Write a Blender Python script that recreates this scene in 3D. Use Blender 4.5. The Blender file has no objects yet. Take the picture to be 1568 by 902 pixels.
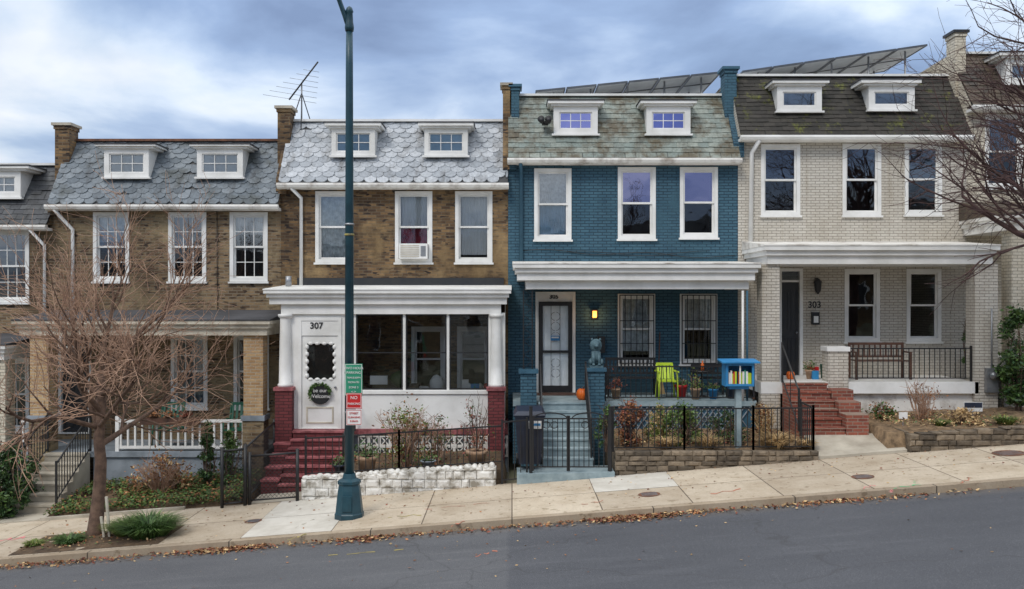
import bpy, math, random
from mathutils import Vector, noise
random.seed(7)
F=1400.; HY=455.; CZ=3.8; W=22.6 ; PF=20.8
def X(px,y=W): return (px-784)*y/F
def Z(py,y=W): return CZ-(py-HY)*y/F
def gz(x):
    x=max(-45,min(45,x)); return 0.036+0.0785*x
def lin(v):
    v/=255.; return v/12.92 if v<=.04045 else ((v+.055)/1.055)**2.4
def c(r,g,b,k=1.0): return (lin(r)*k,lin(g)*k,lin(b)*k,1)
sc=bpy.context.scene
sc.view_settings.view_transform='Standard'; sc.view_settings.look='None'; sc.view_settings.exposure=0
# ---------------------------------------------------------------- materials
def newmat(name):
    m=bpy.data.materials.new(name); m.use_nodes=True
    nt=m.node_tree; b=nt.nodes['Principled BSDF']; return m,nt,b
def N(nt,t,**kw):
    n=nt.nodes.new(t)
    for k,v in kw.items(): setattr(n,k,v)
    return n
def mixc(nt,fac,a,b,blend='MIX'):
    n=N(nt,'ShaderNodeMix',data_type='RGBA',blend_type=blend)
    for s,v in ((0,fac),(6,a),(7,b)):
        if isinstance(v,bpy.types.NodeSocket): nt.links.new(v,n.inputs[s])
        else: n.inputs[s].default_value=v
    return n.outputs[2]
def noisef(nt,vec,scale,lo=.4,hi=.6,detail=3,rough=.6):
    n=N(nt,'ShaderNodeTexNoise'); n.inputs['Scale'].default_value=scale; n.inputs['Detail'].default_value=detail; n.inputs['Roughness'].default_value=rough
    nt.links.new(vec,n.inputs['Vector'])
    m=N(nt,'ShaderNodeMapRange'); m.inputs[1].default_value=lo; m.inputs[2].default_value=hi
    nt.links.new(n.outputs['Fac'],m.inputs[0]); return m.outputs[0]
def pos(nt): return N(nt,'ShaderNodeNewGeometry').outputs['Position']
def scaled(nt,vec,s):
    m=N(nt,'ShaderNodeVectorMath',operation='MULTIPLY'); nt.links.new(vec,m.inputs[0]); m.inputs[1].default_value=s; return m.outputs[0]
def bump(nt,b,h,strength=.3,dist=.01):
    n=N(nt,'ShaderNodeBump'); n.inputs['Strength'].default_value=strength; n.inputs['Distance'].default_value=dist
    nt.links.new(h,n.inputs['Height']); nt.links.new(n.outputs[0],b.inputs['Normal'])
def plain(name,col,col2=None,scale=3,rough=.7,metal=0,bs=.15,island=False,streak=False,fine=40,rng=(.38,.68)):
    m,nt,b=newmat(name); p=pos(nt)
    if col2 is None: col2=tuple(x*.72 for x in col[:3])+(1,)
    v=scaled(nt,p,(6,6,.6)) if streak else p
    f=noisef(nt,v,scale,rng[0],rng[1],4)
    o=mixc(nt,f,col,col2)
    if island:
        g=N(nt,'ShaderNodeNewGeometry'); r=N(nt,'ShaderNodeMapRange'); r.inputs[3].default_value=.45; r.inputs[4].default_value=1.35
        nt.links.new(g.outputs['Random Per Island'],r.inputs[0])
        h=N(nt,'ShaderNodeVectorMath',operation='SCALE'); nt.links.new(o,h.inputs[0]); nt.links.new(r.outputs[0],h.inputs['Scale']); o=h.outputs[0]
    nt.links.new(o,b.inputs['Base Color'])
    b.inputs['Roughness'].default_value=rough; b.inputs['Metallic'].default_value=metal
    if bs: bump(nt,b,noisef(nt,p,fine,.2,.8,2),bs,.01)
    return m
def brick(name,c1,c2,mortar,grime,gf=(.45,.75),bw=.215,rh=.072,ms=.009,bstr=.6,light=None,streak=None,third=None):
    m,nt,b=newmat(name); p=pos(nt)
    s=N(nt,'ShaderNodeSeparateXYZ'); nt.links.new(p,s.inputs[0])
    a=N(nt,'ShaderNodeMath',operation='ADD'); nt.links.new(s.outputs[0],a.inputs[0]); nt.links.new(s.outputs[1],a.inputs[1])
    cb=N(nt,'ShaderNodeCombineXYZ'); nt.links.new(a.outputs[0],cb.inputs[0]); nt.links.new(s.outputs[2],cb.inputs[1])
    t=N(nt,'ShaderNodeTexBrick'); nt.links.new(cb.outputs[0],t.inputs['Vector'])
    t.inputs['Scale'].default_value=1; t.inputs['Brick Width'].default_value=bw; t.inputs['Row Height'].default_value=rh
    t.inputs['Mortar Size'].default_value=ms; t.inputs['Mortar Smooth'].default_value=.2
    t.inputs['Color1'].default_value=c1; t.inputs['Color2'].default_value=c2; t.inputs['Mortar'].default_value=mortar
    o=t.outputs['Color']
    if third: o=mixc(nt,noisef(nt,scaled(nt,p,(4.6,4.6,13.9)),1.0,.60,.64,1,.4),o,third)
    if light: o=mixc(nt,noisef(nt,p,.8,.5,.68,4,.7),o,light,'MIX')
    g=noisef(nt,scaled(nt,p,(1,1,.45)),.9,gf[0],gf[1],4,.65)
    o=mixc(nt,g,o,grime,'MULTIPLY')
    if streak: o=mixc(nt,noisef(nt,scaled(nt,p,(5,5,.35)),1.0,.55,.75,3,.6),o,streak,'MULTIPLY')
    f=noisef(nt,p,25,.3,.7,2); o=mixc(nt,f,o,(.8,.8,.8,1),'MULTIPLY')
    nt.links.new(o,b.inputs['Base Color']); b.inputs['Roughness'].default_value=.8
    iv=N(nt,'ShaderNodeMath',operation='SUBTRACT'); iv.inputs[0].default_value=1; nt.links.new(t.outputs['Fac'],iv.inputs[1])
    bump(nt,b,iv.outputs[0],bstr,.012)
    return m
def slate(name,a,bb,patch,pf=(.5,.65),ps=1.2,rough=.6,stain=(.55,.52,.5,1),moss=None):
    m,nt,b=newmat(name); p=pos(nt)
    g=N(nt,'ShaderNodeNewGeometry')
    o=mixc(nt,g.outputs['Random Per Island'],a,bb)
    o=mixc(nt,noisef(nt,p,ps,pf[0],pf[1],4,.7),o,patch)
    o=mixc(nt,noisef(nt,scaled(nt,p,(2.5,1,.8)),1.3,.52,.72,4,.7),o,stain,'MULTIPLY')
    if moss: o=mixc(nt,noisef(nt,scaled(nt,p,(1.2,1.2,.7)),2.2,.56,.66,5,.75),o,moss)
    o=mixc(nt,noisef(nt,p,18,.35,.7,2),o,(.72,.72,.72,1),'MULTIPLY')
    nt.links.new(o,b.inputs['Base Color']); b.inputs['Roughness'].default_value=rough
    return m
def glass(name,refl,tint=(.85,.9,.96,1),tr_=(.88,.9,.91,1)):
    m=bpy.data.materials.new(name); m.use_nodes=True; nt=m.node_tree; nt.nodes.clear()
    out=N(nt,'ShaderNodeOutputMaterial'); mx=N(nt,'ShaderNodeMixShader'); tr=N(nt,'ShaderNodeBsdfTransparent'); gl=N(nt,'ShaderNodeBsdfGlossy')
    gl.inputs['Roughness'].default_value=.015; gl.inputs['Color'].default_value=tint; tr.inputs[0].default_value=tr_
    lw=N(nt,'ShaderNodeFresnel'); lw.inputs[0].default_value=1.5
    ad=N(nt,'ShaderNodeMath',operation='ADD'); ad.inputs[1].default_value=refl; nt.links.new(lw.outputs[0],ad.inputs[0])
    bp=N(nt,'ShaderNodeBump'); bp.inputs['Strength'].default_value=.035; bp.inputs['Distance'].default_value=.05
    nt.links.new(noisef(nt,pos(nt),2.5,.2,.8,1),bp.inputs['Height']); nt.links.new(bp.outputs[0],gl.inputs['Normal'])
    nt.links.new(ad.outputs[0],mx.inputs[0]); nt.links.new(tr.outputs[0],mx.inputs[1]); nt.links.new(gl.outputs[0],mx.inputs[2]); nt.links.new(mx.outputs[0],out.inputs[0])
    return m
WHITE=plain('white_paint',(.82,.81,.78,1),(.66,.65,.61,1),1.6,.5,bs=.08)
WHITE2=plain('weathered_white_paint',(.76,.74,.69,1),(.34,.29,.24,1),2.6,.6,bs=.1,rng=(.48,.72))
CREAM=plain('cream_trim',c(208,200,182),c(160,150,132),2,.6)
DARKINT=plain('dark_interior',(.05,.048,.045,1),(.03,.03,.03,1),1,.9,bs=0)
BLIND=plain('window_blind',(.82,.82,.80,1),(.7,.7,.68,1),2,.8,bs=0)
BLINDB=plain('blue_blind',c(170,200,218),c(140,172,192),2,.8,bs=0)
REDCUR=plain('red_curtain',c(170,44,64),c(120,26,42),4,.9,bs=0)
LACE=plain('lace_curtain',(.66,.70,.70,1),(.34,.38,.38,1),9,.9,bs=0)
DIM=plain('grey_shade',(.22,.25,.27,1),(.10,.12,.13,1),3,.9,bs=0)
BRK1=brick('tan_brown_brick',c(158,132,98),c(96,74,52),c(142,130,110),(.46,.42,.37,1),(.42,.75),third=c(66,50,38),light=c(164,146,112))
BRK2=brick('weathered_brown_brick',c(152,120,80),c(78,56,38),c(116,102,82),(.40,.36,.31,1),(.40,.70),third=c(54,42,34),light=c(160,134,94))
TANCOL=brick('tan_column_brick',c(206,174,130),c(176,140,98),c(192,178,156),(.65,.6,.55,1))
BLUE=brick('blue_painted_brick',c(70,108,126),c(58,96,115),c(34,64,80),(.66,.68,.7,1),(.4,.75),bstr=.9,ms=.010,streak=(.8,.84,.88,1),light=c(62,100,116))  # joints share the wall paint; relief shading is put into their darker colour
BLUET=plain('blue_paint',c(58,98,118),c(42,80,100),2,.6)
GREYB=brick('light_grey_painted_brick',c(214,208,196),c(203,196,184),c(158,150,138),(.80,.77,.72,1),(.42,.75),bstr=.75,ms=.008,rh=.068,streak=(.84,.81,.76,1))  # joint colour set darker to paint in the shadow of the mortar lines
CREAMB=brick('cream_painted_brick',c(226,218,200),c(212,202,182),c(172,162,144),(.78,.75,.70,1),(.42,.75),bstr=.7)
MAROON=brick('maroon_painted_brick',c(128,58,60),c(104,46,48),c(76,36,38),(.6,.6,.6,1))
REDBRK=brick('red_step_brick',c(162,90,70),c(120,64,52),c(150,130,115),(.6,.55,.5,1))
MARP=plain('maroon_paint',c(164,96,98),c(112,58,60),5,.6,rng=(.42,.62))
SL1=slate('blue_grey_slate',c(92,102,110),c(130,138,144),c(78,84,84))
SL2=slate('silver_painted_slate',c(150,156,162),c(192,196,200),c(118,118,118),(.55,.75),stain=(.50,.47,.44,1))
SL3=slate('weathered_slate',c(122,134,128),c(148,154,144),c(98,90,72),(.46,.62),1.6)
SL4=slate('dark_mossy_shingle',c(44,42,38),c(66,62,56),c(56,54,46),(.54,.70),1.5,.85,moss=c(98,100,40))
SL0=slate('dark_shingle',c(70,72,76),c(94,96,98),c(60,62,62))
SL5=slate('brown_shingle',c(74,62,50),c(96,82,66),c(56,50,44))
ROOFT=plain('tar_roof',c(75,75,78),c(50,50,52),1,.9)
ROOFW=plain('pale_roof_bounce',c(196,194,188),c(150,148,142),1,.8,bs=0)  # pale roof surface added to bounce light up under the solar panels
GLU=glass('window_glass_upper',.17); GLL=glass('window_glass_lower',.06); GLP=glass('lilac_reflection_glass',.36,(.76,.70,1,1)); GLD=glass('porch_glass',.05)  # blue house upper sashes: lilac reflection is put into the gloss tint
GLDP=glass('blue_dormer_glass',.5,(.5,.5,1,1))
IRON=plain('black_iron',(.014,.014,.016,1),(.02,.02,.02,1),5,.45,bs=0)
DARKWOOD=plain('dark_door',(.02,.022,.026,1),(.03,.03,.03,1),5,.4,bs=0)
CONC=plain('concrete',c(186,178,162),c(150,141,126),1.5,.85,bs=.25)
CONCB=plain('blue_grey_concrete',c(152,168,172),c(116,134,140),3,.8,bs=.2)
PCHB=plain('grey_blue_foundation',c(146,154,162),c(112,120,126),2,.8,bs=.2)
STONE=plain('brown_fieldstone',c(124,110,92),c(84,74,62),6,.85,island=True,bs=.4,fine=25)
WSTONE=plain('whitewashed_stone',(.74,.72,.67,1),(.28,.25,.20,1),4.5,.8,bs=.6,fine=18,rng=(.45,.64))
SOIL=plain('soil',c(104,84,62),c(70,56,42),4,.95,bs=.8,fine=18)
MULCH=plain('mulch',c(140,116,88),c(84,68,50),7,.95,bs=.9,fine=22)
TEAL=plain('teal_lamp_paint',c(34,72,84),c(22,54,66),3,.42,bs=.03)
BARKL=plain('pale_bark',c(116,92,76),c(78,60,50),8,.9,bs=.4)
TWIG=plain('tan_twig',c(184,150,126),c(138,106,86),3,.9,bs=0)
BARKD=plain('dark_bark',c(88,66,62),c(60,44,44),6,.9,bs=.3)
LEAFG=plain('green_leaves',(.05,.11,.025,1),(.10,.17,.035,1),4,.55,island=True,bs=0)
LEAFD=plain('dark_green_leaves',(.022,.06,.018,1),(.05,.10,.03,1),4,.5,island=True,bs=0)
LEAFY=plain('yellow_green_leaves',(.18,.22,.04,1),(.08,.14,.03,1),4,.6,island=True,bs=0)
LEAFB=plain('dead_brown_leaves',c(160,108,68),c(106,70,44),4,.8,island=True,bs=0)
LEAFR=plain('reddish_leaves',c(140,74,54),c(96,54,42),4,.7,island=True,bs=0)
STRAW=plain('straw_grass',c(206,176,128),c(156,126,86),4,.8,island=True,bs=0)
GREENP=plain('green_chair_paint',c(30,92,72),c(24,76,60),4,.5,bs=0)
LIME=plain('lime_plastic',c(195,218,60),c(175,198,50),4,.4,bs=0)
ORANGE=plain('orange_pumpkin',c(225,110,30),c(190,85,20),6,.5,bs=0)
NAVY=plain('navy_plastic',(.014,.02,.038,1),(.022,.03,.055,1),4,.4,bs=0)
SKYB=plain('bright_blue_paint',c(50,135,190),c(42,115,165),3,.45,bs=0)
REDS=plain('red_sign',c(205,45,45),c(190,38,38),2,.4,bs=0)
GRNS=plain('green_sign',c(50,150,115),c(42,132,102),2,.4,bs=0)
TERRA=plain('terracotta',c(180,150,124),c(146,114,88),6,.8)
METAL=plain('galvanised_metal',c(160,162,165),c(130,132,134),4,.4,metal=.6,bs=0)
SOLAR=plain('solar_panel_back',c(206,212,220),c(184,190,198),2,.4,bs=0)
SILV=plain('panel_frame',c(84,88,96),c(64,68,74),2,.4,bs=0)
BROWN=plain('brown_wood',c(92,62,48),c(66,46,36),6,.6)
YMARK=plain('yellow_utility_paint',c(176,160,80),c(112,106,84),9,.8,bs=0)
OMARK=plain('orange_utility_paint',c(190,110,84),c(146,110,92),9,.8,bs=0)
PMARK=plain('pink_utility_paint',c(220,120,124),c(190,150,140),9,.8,bs=0)
WCON=plain('new_concrete',c(206,201,190),c(184,178,166),2,.85,bs=.15)
RUST=plain('rust',c(124,84,62),c(84,58,46),6,.8)
def slabmat(name,c1,c2,joint,w,h,off=0):
    m,nt,b=newmat(name); p=pos(nt)
    t=N(nt,'ShaderNodeTexBrick'); nt.links.new(p,t.inputs['Vector']); t.offset=off
    t.inputs['Scale'].default_value=1; t.inputs['Brick Width'].default_value=w; t.inputs['Row Height'].default_value=h; t.inputs['Mortar Size'].default_value=.011
    t.inputs['Color1'].default_value=c1; t.inputs['Color2'].default_value=c2; t.inputs['Mortar'].default_value=joint
    o=mixc(nt,noisef(nt,p,1.1,.4,.72,6,.7),t.outputs['Color'],(.72,.67,.61,1),'MULTIPLY')
    o=mixc(nt,noisef(nt,p,30,.3,.75),o,(.82,.82,.82,1),'MULTIPLY')
    o=mixc(nt,noisef(nt,p,7,.60,.68,3),o,(.66,.63,.58,1),'MULTIPLY')
    nt.links.new(o,b.inputs['Base Color']); b.inputs['Roughness'].default_value=.85
    bump(nt,b,noisef(nt,p,60,.2,.8,2),.2,.005); return m
SIDE=slabmat('sidewalk_concrete',c(208,194,172),c(184,170,150),c(104,92,78),1.55,1.42)
KERB=slabmat('kerb_stone',c(176,160,138),c(154,140,122),c(84,76,66),2.4,5)
def asphalt():
    m,nt,b=newmat('asphalt'); p=pos(nt)
    s=N(nt,'ShaderNodeSeparateXYZ'); nt.links.new(p,s.inputs[0])
    nz=N(nt,'ShaderNodeTexNoise'); nz.inputs['Scale'].default_value=2; nt.links.new(p,nz.inputs['Vector'])
    ad=N(nt,'ShaderNodeMath',operation='MULTIPLY_ADD'); nt.links.new(nz.outputs['Fac'],ad.inputs[0]); ad.inputs[1].default_value=.12; nt.links.new(s.outputs[0],ad.inputs[2])
    a=N(nt,'ShaderNodeMapRange'); a.inputs[1].default_value=-.04; a.inputs[2].default_value=.05; nt.links.new(ad.outputs[0],a.inputs[0])
    o=mixc(nt,a.outputs[0],(.124,.128,.138,1),(.092,.097,.111,1))
    o=mixc(nt,noisef(nt,scaled(nt,p,(.35,1.2,1)),.9,.4,.7,6,.65),o,(.74,.75,.77,1),'MULTIPLY')
    o=mixc(nt,noisef(nt,scaled(nt,p,(.25,2.5,1)),1.4,.55,.75,4,.6),o,(1.35,1.33,1.3,1),'MULTIPLY')
    o=mixc(nt,noisef(nt,p,70,.35,.7,2),o,(.55,.55,.55,1),'MULTIPLY')
    o=mixc(nt,noisef(nt,p,120,.66,.72,1),o,(.30,.30,.30,1))
    v=N(nt,'ShaderNodeTexVoronoi',feature='DISTANCE_TO_EDGE'); v.inputs['Scale'].default_value=.22
    wn_=N(nt,'ShaderNodeTexNoise'); wn_.inputs['Scale'].default_value=1.2; nt.links.new(p,wn_.inputs['Vector'])
    vm=N(nt,'ShaderNodeVectorMath',operation='ADD'); nt.links.new(p,vm.inputs[0]); nt.links.new(wn_.outputs['Color'],vm.inputs[1]); nt.links.new(vm.outputs[0],v.inputs['Vector'])
    r=N(nt,'ShaderNodeMapRange'); r.inputs[1].default_value=0; r.inputs[2].default_value=.006; r.inputs[3].default_value=.5; r.inputs[4].default_value=0; nt.links.new(v.outputs['Distance'],r.inputs[0])
    o=mixc(nt,r.outputs[0],o,(.04,.04,.043,1))
    # dirt gathered along the kerb
    kd=N(nt,'ShaderNodeMapRange'); kd.inputs[1].default_value=15.05; kd.inputs[2].default_value=15.5; kd.inputs[4].default_value=.55; nt.links.new(s.outputs[1],kd.inputs[0])
    o=mixc(nt,kd.outputs[0],o,(.15,.125,.10,1))
    nt.links.new(o,b.inputs['Base Color']); b.inputs['Roughness'].default_value=.72
    bump(nt,b,noisef(nt,p,110,.2,.8,2),.5,.008); return m
ASPH=asphalt()
GRND=plain('ground_earth',c(110,104,84),c(80,84,60),.3,.95)
def emis(name,col,s):
    m,nt,b=newmat(name); b.inputs['Emission Color'].default_value=col; b.inputs['Emission Strength'].default_value=s; b.inputs['Base Color'].default_value=col; return m
BULB=emis('lit_bulb',(1,.40,.08,1),1.3)
# ---------------------------------------------------------------- mesh builder
class M:
    def __init__(s): s.v=[];s.f=[];s.mi=[];s.mats=[];s.sm=[]
    def add(s,vs,fs,mat,smooth=False):
        if mat not in s.mats: s.mats.append(mat)
        k=s.mats.index(mat); o=len(s.v); s.v+= [tuple(v) for v in vs]
        for f in fs: s.f.append(tuple(i+o for i in f)); s.mi.append(k); s.sm.append(smooth)
    def box(s,x0,x1,y0,y1,z0,z1,mat):
        if x0>x1:x0,x1=x1,x0
        if y0>y1:y0,y1=y1,y0
        if z0>z1:z0,z1=z1,z0
        s.add([(x0,y0,z0),(x1,y0,z0),(x1,y1,z0),(x0,y1,z0),(x0,y0,z1),(x1,y0,z1),(x1,y1,z1),(x0,y1,z1)],
          [(0,3,2,1),(4,5,6,7),(0,1,5,4),(1,2,6,5),(2,3,7,6),(3,0,4,7)],mat)
    def hexa(s,p,mat):
        s.add(p,[(0,3,2,1),(4,5,6,7),(0,1,5,4),(1,2,6,5),(2,3,7,6),(3,0,4,7)],mat)
    def slopebox(s,x0,x1,y0,y1,zb0,zb1,zt0,zt1,mat):
        s.hexa([(x0,y0,zb0),(x1,y0,zb1),(x1,y1,zb1),(x0,y1,zb0),(x0,y0,zt0),(x1,y0,zt1),(x1,y1,zt1),(x0,y1,zt0)],mat)
    def yzprism(s,x0,x1,prof,mat):
        n=len(prof); vs=[(x0,y,z) for y,z in prof]+[(x1,y,z) for y,z in prof]
        fs=[tuple(range(n)),tuple(range(2*n-1,n-1,-1))]+[(i,(i+n),((i+1)%n)+n,(i+1)%n) for i in range(n)]
        s.add(vs,fs,mat)
    def tube(s,pts,rad,n,mat,smooth=True,cap=True):
        pts=[Vector(p) for p in pts]
        if not hasattr(rad,'__len__'): rad=[rad]*len(pts)
        vs=[];
        d0=(pts[1]-pts[0]).normalized(); u=d0.orthogonal().normalized()
        for i,p in enumerate(pts):
            if i==0:d=d0
            elif i==len(pts)-1:d=(pts[i]-pts[i-1]).normalized()
            else:d=((pts[i+1]-pts[i]).normalized()+(pts[i]-pts[i-1]).normalized()).normalized()
            u=(u-d*u.dot(d)); u=u.normalized() if u.length>1e-6 else d.orthogonal().normalized()
            w=d.cross(u)
            for k in range(n):
                a=2*math.pi*k/n; vs.append(p+(u*math.cos(a)+w*math.sin(a))*rad[i])
        fs=[]
        for i in range(len(pts)-1):
            for k in range(n):
                k2=(k+1)%n; fs.append((i*n+k,i*n+k2,(i+1)*n+k2,(i+1)*n+k))
        if cap: fs.append(tuple(range(n-1,-1,-1))); fs.append(tuple(range((len(pts)-1)*n,len(pts)*n)))
        s.add(vs,fs,mat,smooth)
    def lathe(s,cx,cy,prof,n,mat,smooth=True):
        vs=[];fs=[]
        for r,z in prof:
            for k in range(n):
                a=2*math.pi*(k+.5)/n; vs.append((cx+r*math.cos(a),cy+r*math.sin(a),z))
        for i in range(len(prof)-1):
            for k in range(n):
                k2=(k+1)%n; fs.append((i*n+k,i*n+k2,(i+1)*n+k2,(i+1)*n+k))
        fs.append(tuple(range(n-1,-1,-1))); fs.append(tuple(range((len(prof)-1)*n,len(prof)*n)))
        s.add(vs,fs,mat,smooth)
    def ell(s,cx,cy,cz,rx,ry,rz,mat,n=10,m=7,jit=0):
        vs=[];fs=[]
        for i in range(m+1):
            t=math.pi*i/m
            for k in range(n):
                a=2*math.pi*k/n; j=1+random.uniform(-jit,jit)
                vs.append((cx+rx*j*math.sin(t)*math.cos(a),cy+ry*j*math.sin(t)*math.sin(a),cz+rz*math.cos(t)))
        for i in range(m):
            for k in range(n):
                k2=(k+1)%n; fs.append((i*n+k,(i+1)*n+k,(i+1)*n+k2,i*n+k2))
        s.add(vs,fs,mat,True)
class O:
    def __init__(s,name,loc=(0,0,0)): s.name=name;s.loc=Vector(loc);s.parts={};s.extra=[]
    def __getitem__(s,k):
        if k not in s.parts: s.parts[k]=M()
        return s.parts[k]
    def text(s,txt,size,loc,mat,nm='number'):
        s.extra.append((txt,size,loc,mat,nm))
    def done(s,single=False):
        def mk(nm,m):
            me=bpy.data.meshes.new(nm); me.from_pydata([(v[0]-s.loc.x,v[1]-s.loc.y,v[2]-s.loc.z) for v in m.v],[],m.f)
            for mt in m.mats: me.materials.append(mt)
            me.polygons.foreach_set('material_index',m.mi); me.polygons.foreach_set('use_smooth',m.sm); me.update()
            ob=bpy.data.objects.new(nm,me); sc.collection.objects.link(ob); return ob
        if single or (len(s.parts)==1 and not s.extra):
            ob=mk(s.name,list(s.parts.values())[0]); ob.location=s.loc; return ob
        e=bpy.data.objects.new(s.name,None); sc.collection.objects.link(e); e.location=s.loc; e.empty_display_size=.3
        for k,m in s.parts.items():
            ob=mk(k,m); ob.parent=e
        for txt,size,loc,mat,nm in s.extra:
            cu=bpy.data.curves.new(nm,'FONT'); cu.body=txt; cu.size=size; cu.align_x='CENTER'; cu.align_y='CENTER'; cu.extrude=.004; cu.offset=.004 if size>.13 else 0
            cu.materials.append(mat); ob=bpy.data.objects.new(nm,cu); sc.collection.objects.link(ob); ob.parent=e
            ob.location=Vector(loc)-s.loc; ob.rotation_euler=(math.pi/2,0,0)
        return e
# ---------------------------------------------------------------- generic pieces
def wall(m,x0,x1,z0,z1,y,ops,mat,rev=.14):
    xs=sorted({x0,x1,*[o[0] for o in ops],*[o[1] for o in ops]}); zs=sorted({z0,z1,*[o[2] for o in ops],*[o[3] for o in ops]})
    for i in range(len(xs)-1):
        for j in range(len(zs)-1):
            cx=(xs[i]+xs[i+1])/2; cz=(zs[j]+zs[j+1])/2
            if any(o[0]<cx<o[1] and o[2]<cz<o[3] for o in ops): continue
            m.add([(xs[i],y,zs[j]),(xs[i+1],y,zs[j]),(xs[i+1],y,zs[j+1]),(xs[i],y,zs[j+1])],[(0,1,2,3)],mat)
    for a,b,cc,d in ops:
        m.add([(a,y,cc),(b,y,cc),(b,y,d),(a,y,d),(a,y+rev,cc),(b,y+rev,cc),(b,y+rev,d),(a,y+rev,d)],[(0,4,5,1),(1,5,6,2),(2,6,7,3),(3,7,4,0)],mat)
def frame(m,x0,x1,z0,z1,y0,y1,w,mat,bot=None):
    bot=w if bot is None else bot
    m.box(x0,x1,y0,y1,z1-w,z1,mat); m.box(x0,x1,y0,y1,z0,z0+bot,mat)
    m.box(x0,x0+w,y0,y1,z0+bot,z1-w,mat); m.box(x1-w,x1,y0,y1,z0+bot,z1-w,mat)
def sash(o,x0,x1,z0,z1,y,gl,cols=1,rows=1,mat=WHITE,w=.045):
    frame(o['window_sashes'],x0,x1,z0,z1,y,y+.035,w,mat)
    a,b,cc,d=x0+w,x1-w,z0+w,z1-w
    o['window_glass'].add([(a,y+.017,cc),(b,y+.017,cc),(b,y+.017,d),(a,y+.017,d)],[(0,1,2,3)],gl)
    for i in range(1,cols): xx=a+(b-a)*i/cols; o['window_sashes'].box(xx-.009,xx+.009,y+.004,y+.03,cc,d,mat)
    for i in range(1,rows): zz=cc+(d-cc)*i/rows; o['window_sashes'].box(a,b,y+.006,y+.028,zz-.009,zz+.009,mat)
def window(o,px0,px1,py0,py1,y=W,grid=(1,1),blind=None,trim=WHITE,gu=GLU,gl=GLL,bars=False,sill=True,gridl=None):
    x0,x1,z0,z1=X(px0,y),X(px1,y),Z(py1,y),Z(py0,y)
    fw=.085
    frame(o['window_frames'],x0,x1,z0,z1,y-.025,y+.12,fw,trim)
    if sill: o['window_frames'].box(x0-.03,x1+.03,y-.07,y+.02,z0-.05,z0-.003,trim)
    a,b,cc,d=x0+fw,x1-fw,z0+fw,z1-fw; mid=(cc+d)/2
    sash(o,a,b,mid-.02,d,y+.03,gu,*grid); g2=gridl or grid
    sash(o,a,b,cc,mid+.02,y+.07,gl,*g2)
    if blind:
        yb=y+.15
        for (f0,f1,mt) in blind:
            n=10; vs=[];fs=[]
            za_=d-(d-cc)*f1; zb_=d-(d-cc)*f0
            for i in range(n*2+1):
                xx=a+(b-a)*i/(2*n); yy=yb+(.018 if i%2 else 0); vs+= [(xx,yy,za_),(xx,yy,zb_)]
            fs=[(2*i,2*i+2,2*i+3,2*i+1) for i in range(2*n)]
            o['blinds'].add(vs,fs,mt)
    if bars:
        g=o['window_grilles']; yb=y-.09
        frame(g,x0+.03,x1-.03,z0+.02,z1-.02,yb,yb+.02,.025,IRON)
        n=6
        for i in range(1,n):
            xx=x0+.03+(x1-x0-.06)*i/n; g.box(xx-.009,xx+.009,yb+.003,yb+.017,z0+.04,z1-.04,IRON)
        for f in (.3,.62): zz=z0+(z1-z0)*f; g.box(x0+.056,x1-.056,yb-.004,yb+.002,zz-.01,zz+.01,IRON)
    return (x0,x1,z0,z1)
def shingles(m,x0,x1,yb,zb,yt,zt,style,w,ex,mat):
    S=math.hypot(yt-yb,zt-zb); ux=Vector((0,(yt-yb)/S,(zt-zb)/S)); nn=Vector((0,-(zt-zb)/S,(yt-yb)/S))
    P=lambda x,s,h: Vector((x,yb,zb))+ux*s+nn*h
    m.add([P(x0,0,0),P(x1,0,0),P(x1,S,0),P(x0,S,0)],[(0,1,2,3)],DARKWOOD)
    rows=int(S/ex)+1
    for r in range(rows):
        s0=r*ex; s1=min(S,s0+ex*1.9)
        if s0>S-.04: continue
        n=int((x1-x0)/w)+2; off=(r%2)*w/2
        for i in range(-1,n):
            a=x0+i*w+off+.004+random.uniform(-.004,.004); b=a+w-.009
            if b<x0+.03 or a>x1-.03: continue
            a=max(a,x0);b=min(b,x1); cx=(a+b)/2; hw=(b-a)/2
            jj=random.uniform(-.009,.009); lift=.024+random.uniform(0,.014)
            if random.random()<.010: continue
            if style=='hex': bot=[(-1,.42),(-.5,0),(.5,0),(1,.42)]
            elif style=='scallop': bot=[(-1,.5),(-.72,.16),(-.28,0),(.28,0),(.72,.16),(1,.5)]
            else: bot=[(-1,0),(1,0)]
            tl=random.uniform(-.008,.008)
            base=[(cx+t*hw,s0+jj+q*ex+t*tl) for t,q in bot]
            top=[P(x,q,lift) for x,q in base]
            und=[P(x,q,.001) for x,q in base]
            vs=top+[P(b,s1,.004),P(a,s1,.004)]+und; k=len(bot)
            fs=[tuple(range(k+2))]+[(j+1,j,k+2+j,k+3+j) for j in range(k-1)]
            m.add(vs,fs,mat)
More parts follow.
